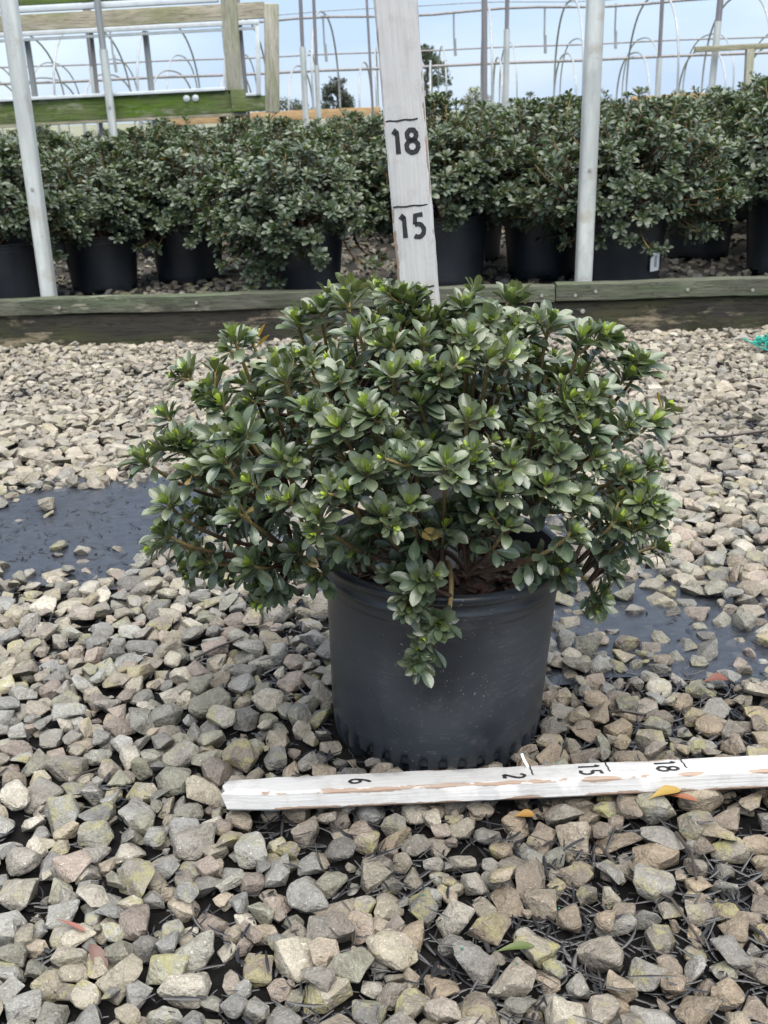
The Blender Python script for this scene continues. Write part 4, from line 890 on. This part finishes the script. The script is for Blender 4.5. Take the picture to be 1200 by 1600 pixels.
# pale timber bench boards beyond the bed
for (xa, xb, z, lab) in ((-2.16, .13, .655, 'long tan timber board on short legs beyond the shrubs'), (2.82, 3.62, .672, 'short tan timber board on legs past the tall shrubs')):
    root = empty('timber_bench', ((xa + xb) / 2, 12, 0)); tag(root, lab, 'bench')
    MB().bar((xa, 12, z), (xb, 12, z + .012), .05, .095, .004).build('board', M_NEWWD, root); MB().bar((xa, 12.3, z + .02), (xb, 12.3, z + .03), .55, .02, .003).build('top', M_ALU, root)
    for k in range(3 if xb - xa > 1 else 2):
        x = xa + .1 + (xb - xa - .2) * k / (2 if xb - xa > 1 else 1); MB().bar((x, 12.06, -.02), (x, 12.06, z), .05, .05, .003, updir=(0, 1, 0)).build('leg', M_GREYWD, root)

# ------------------------------------------------------------------ trees on the far side of the nursery
BARK = plain('bark', (.09, .075, .06), .9, .4, 5)
def tree(name, x, y, h, w, trunk, tint, label, seed, n=2600, leaf=.16, clumps=34, shape=1.0, airy=.0):
    r = np.random.default_rng(seed); root = empty(name, (x, y, 0)); tag(root, label, 'tree' if h > 3 else 'bush')
    m = MB(); tp = [Vector((x + r.normal(0, .02) * h * k / 4, y, h * .75 * k / 4)) for k in range(5)]; m.tube(tp, [w * .05 * (1 - .18 * k) for k in range(5)], 8); cl = []
    for k in range(clumps):
        t = r.uniform(trunk, 1); prof = math.sin(math.pi * min(1, max(.06, (t - trunk) / (1 - trunk) * .86 + .12))) ** .6 * shape; a = r.uniform(0, 6.28); q = r.uniform(.25, .95) * prof * w / 2
        c = Vector((x + q * math.cos(a), y + q * math.sin(a), h * t * .96)); cl.append((np.array(c), r.uniform(.10, .22) * w * (1 - airy * .5), r.uniform(.7, 1.35)))
        if k % 2 == 0: s_ = Vector((x, y, h * max(.15, t - .25))); m.tube([s_, s_.lerp(c, .5) + Vector((0, 0, .03 * h)), c], [w * .02, w * .012, w * .005], 5)
    m.build('trunk', BARK, root); V, F, C_ = [], [], []
    for i in range(n):
        c, s, br = cl[int(r.integers(len(cl)))]; d = r.normal(size=3); d /= np.linalg.norm(d); p = c + d * s * r.uniform(.3, 1.05) * np.array((1, 1, .8)); a_ = r.normal(size=3); a_ /= np.linalg.norm(a_); b_ = np.cross(a_, d); b_ /= np.linalg.norm(b_) + 1e-9; q = leaf * r.uniform(.6, 1.3); k = len(V)
        V += [p - a_ * q, p + b_ * q * .5, p + a_ * q, p - b_ * q * .5]; F.append((k, k + 1, k + 2, k + 3)); cc = np.array(tint) * br * r.uniform(.7, 1.3); C_ += [(*cc, 1)] * 4
    n_ = M_FARLEAF; tag(mesh_obj('crown', np_mesh('crown', np.array(V), np.array(F), n_, False, np.array(C_)), root), kind='stuff')
def far_leaf():
    n = NT('far_foliage'); a = n.n('ShaderNodeAttribute', attribute_name='tint'); return n.set(a.outputs['Color'], .7)
M_FARLEAF = far_leaf()
tree('round_tree', -2.7, 100, 3.7, 3.1, .10, (.040, .052, .036), 'round dark tree standing alone on the horizon', 1, 3200, .14, 40)
tree('tall_tree', 5.3, 100, 6.0, 4.8, .06, (.050, .070, .042), 'tall feathery tree rising behind the upright ruler', 2, 3200, .19, 44, airy=.5)
tree('pale_bush', 9.2, 96, 2.4, 3.0, .02, (.17, .19, .12), 'pale grey green bush on the horizon next to the tall feathery tree', 3, 1200, .12, 26, airy=.4)
tree('low_tree', -7.2, 98, 1.9, 4.0, .02, (.075, .09, .06), 'low spreading grey green tree beside the timber frame', 4, 1500, .14, 30)
tree('yellow_bush', -4.6, 94, 1.3, 1.1, .02, (.22, .22, .06), 'small yellowish bush at the foot of the round dark tree', 5, 500, .08, 14)
tree('pale_bush', 27.2, 98, 1.55, 2.9, .02, (.20, .22, .14), 'pale feathery bush above the short tan board', 6, 900, .1, 22, airy=.4)
tree('pale_bush', 34.3, 98, 1.7, 4.0, .02, (.17, .20, .13), 'pale feathery bush behind the short timber post', 7, 1200, .1, 26, airy=.4)
tree('bare_bush', 20.6, 99, 1.9, 3.6, .02, (.19, .18, .17), 'thin greyish nearly bare bush beside the square post', 8, 380, .07, 26, airy=.8)
tree('low_tree', -17.5, 100, 2.2, 6.0, .02, (.13, .16, .12), 'low hazy tree under the sagging green frame', 9, 1600, .16, 30)

# ------------------------------------------------------------------ small things on the gravel
def surf(x, y): return pile.H[int((y - pile.y0) / pile.c), int((x - pile.x0) / pile.c)]
def dead_leaf(x, y, ln, ang, col, label, curl=.3, tilt=.2, wid=.2):
    n_ = 'fallen_leaf'; V, F, U = leaf_proto(8, .35, curl, wid, .1, 5); me = np_mesh(n_, V, F, plain('dead_leaf', col, .6, .55, 160), True, None, U); o = bpy.data.objects.new(n_, me)
    z = max(surf(x + q * ln * math.cos(ang), y + q * ln * math.sin(ang)) for q in (0, .3, .6, .9)) + .001
    o.matrix_basis = Matrix.Translation((x, y, z)) @ Matrix.Rotation(ang, 4, 'Z') @ Matrix.Rotation(-tilt, 4, 'Y') @ Matrix.Scale(ln, 4); link(o); tag(o, label, 'leaf')
dead_leaf(-.402, 1.415, .030, 1.2, (0.165, 0.060, 0.030), 'small orange fallen leaf at the edge of the puddle', .6, .5, .3)
dead_leaf(.246, .838, .034, .3, (0.250, 0.165, 0.030), 'yellow fallen leaf lying just below the flat ruler')
dead_leaf(.262, .846, .032, -.4, (0.180, 0.060, 0.025), 'rust red fallen leaf touching a yellow one below the flat ruler', .2, .15, .12)
dead_leaf(.115, .838, .020, .1, (0.225, 0.120, 0.025), 'short orange fallen leaf below the flat ruler', .2, .1, .28)
dead_leaf(-.262, .690, .030, -.9, (0.100, 0.055, 0.043), 'pinkish brown fallen leaf on the stones at the open gravel', 1.0, .1, .2)
dead_leaf(-.296, .716, .034, -.5, (0.175, 0.065, 0.050), 'thin red fallen leaf stalk near a pinkish brown leaf', .2, .1, .06)
dead_leaf(.37, 1.075, .032, .2, (0.110, 0.035, 0.020), 'dark red fallen leaf beside the small puddle', .3, .1, .26)
dead_leaf(.262, 1.215, .022, -.1, (0.275, 0.250, 0.090), 'pale yellow leaf afloat in the small puddle', .05, 0, .18)
dead_leaf(.075, .655, .034, .2, (0.050, 0.070, 0.015), 'narrow green fallen leaf among the foreground stones', .3, .1, .12)
def twig(pts, rad, label):
    P_ = [Vector((x, y, surf(x, y) + dz)) for x, y, dz in pts]
    zs = [p.z for p in P_]; 
    for i, p in enumerate(P_): p.z = max(p.z, .5 * (zs[0] + zs[-1]))
    o = MB().tube(P_, rad, 6).build('twig', plain('wet_twig', (.035, .028, .024), .5, .4, 90)); tag(o, label, 'twig')
twig([(.19, .80, .004), (.205, .755, .006), (.235, .715, .004), (.25, .67, .004)], [.002, .0018, .0015, .001], 'dark bent twig running through the stones below the flat ruler')
twig([(.262, .80, .004), (.268, .77, .006), (.262, .735, .004)], [.0018, .0016, .0012], 'short dark twig crossing the foreground litter')
twig([(-.245, 1.16, .003), (-.22, 1.19, .004), (-.19, 1.215, .003)], [.002, .002, .0014], 'short black twig on the stones in front of the puddle')
twig([(.56, 2.03, .003), (.70, 2.03, .005), (.86, 2.06, .003)], [.0035, .003, .002], 'long dark twig across the litter beyond the shrub')
twig([(.22, 1.03, .003), (.26, 1.015, .004), (.315, 1.02, .003)], [.0025, .0022, .0015], 'dark twig beside the foot of the pot')
twig([(-.36, .88, .003), (-.33, .93, .004), (-.31, .965, .003)], [.0016, .0016, .001], 'thin brown twig standing among grey stones')
# scrap of teal netting by the edging
nm = MB(); rn = np.random.default_rng(9); nx_, ny_ = 1.07, 2.80
for k in range(26):
    a = rn.uniform(0, 6.28); p = Vector((nx_ + rn.normal(0, .03), ny_ + rn.normal(0, .02), .035 + rn.uniform(0, .012))); q = [p + Vector((math.cos(a + t * 2) * .03 * t, math.sin(a + t * 2) * .02 * t, .012 * math.sin(t * 4 + k))) for t in np.linspace(0, 1.4, 6)]; nm.tube(q, .0022, 5)
tag(nm.build('netting_scrap', plain('teal_plastic', (.02, .30, .24), .4, .3)), 'crumpled scrap of teal plastic netting on the gravel near the edging', 'netting')
# slow release fertiliser beads
pg = MB(); rn = np.random.default_rng(12)
for k in range(16):
    x, y = rn.uniform(.02, .30), rn.uniform(.60, .84); bmesh.ops.create_icosphere(pg.bm, subdivisions=1, radius=.0011, matrix=Matrix.Translation((x, y, surf(x, y) + .001)))
tag(pg.build('fertiliser_beads', plain('teal_bead', (.01, .12, .08), .4, .2), ground), kind='stuff')
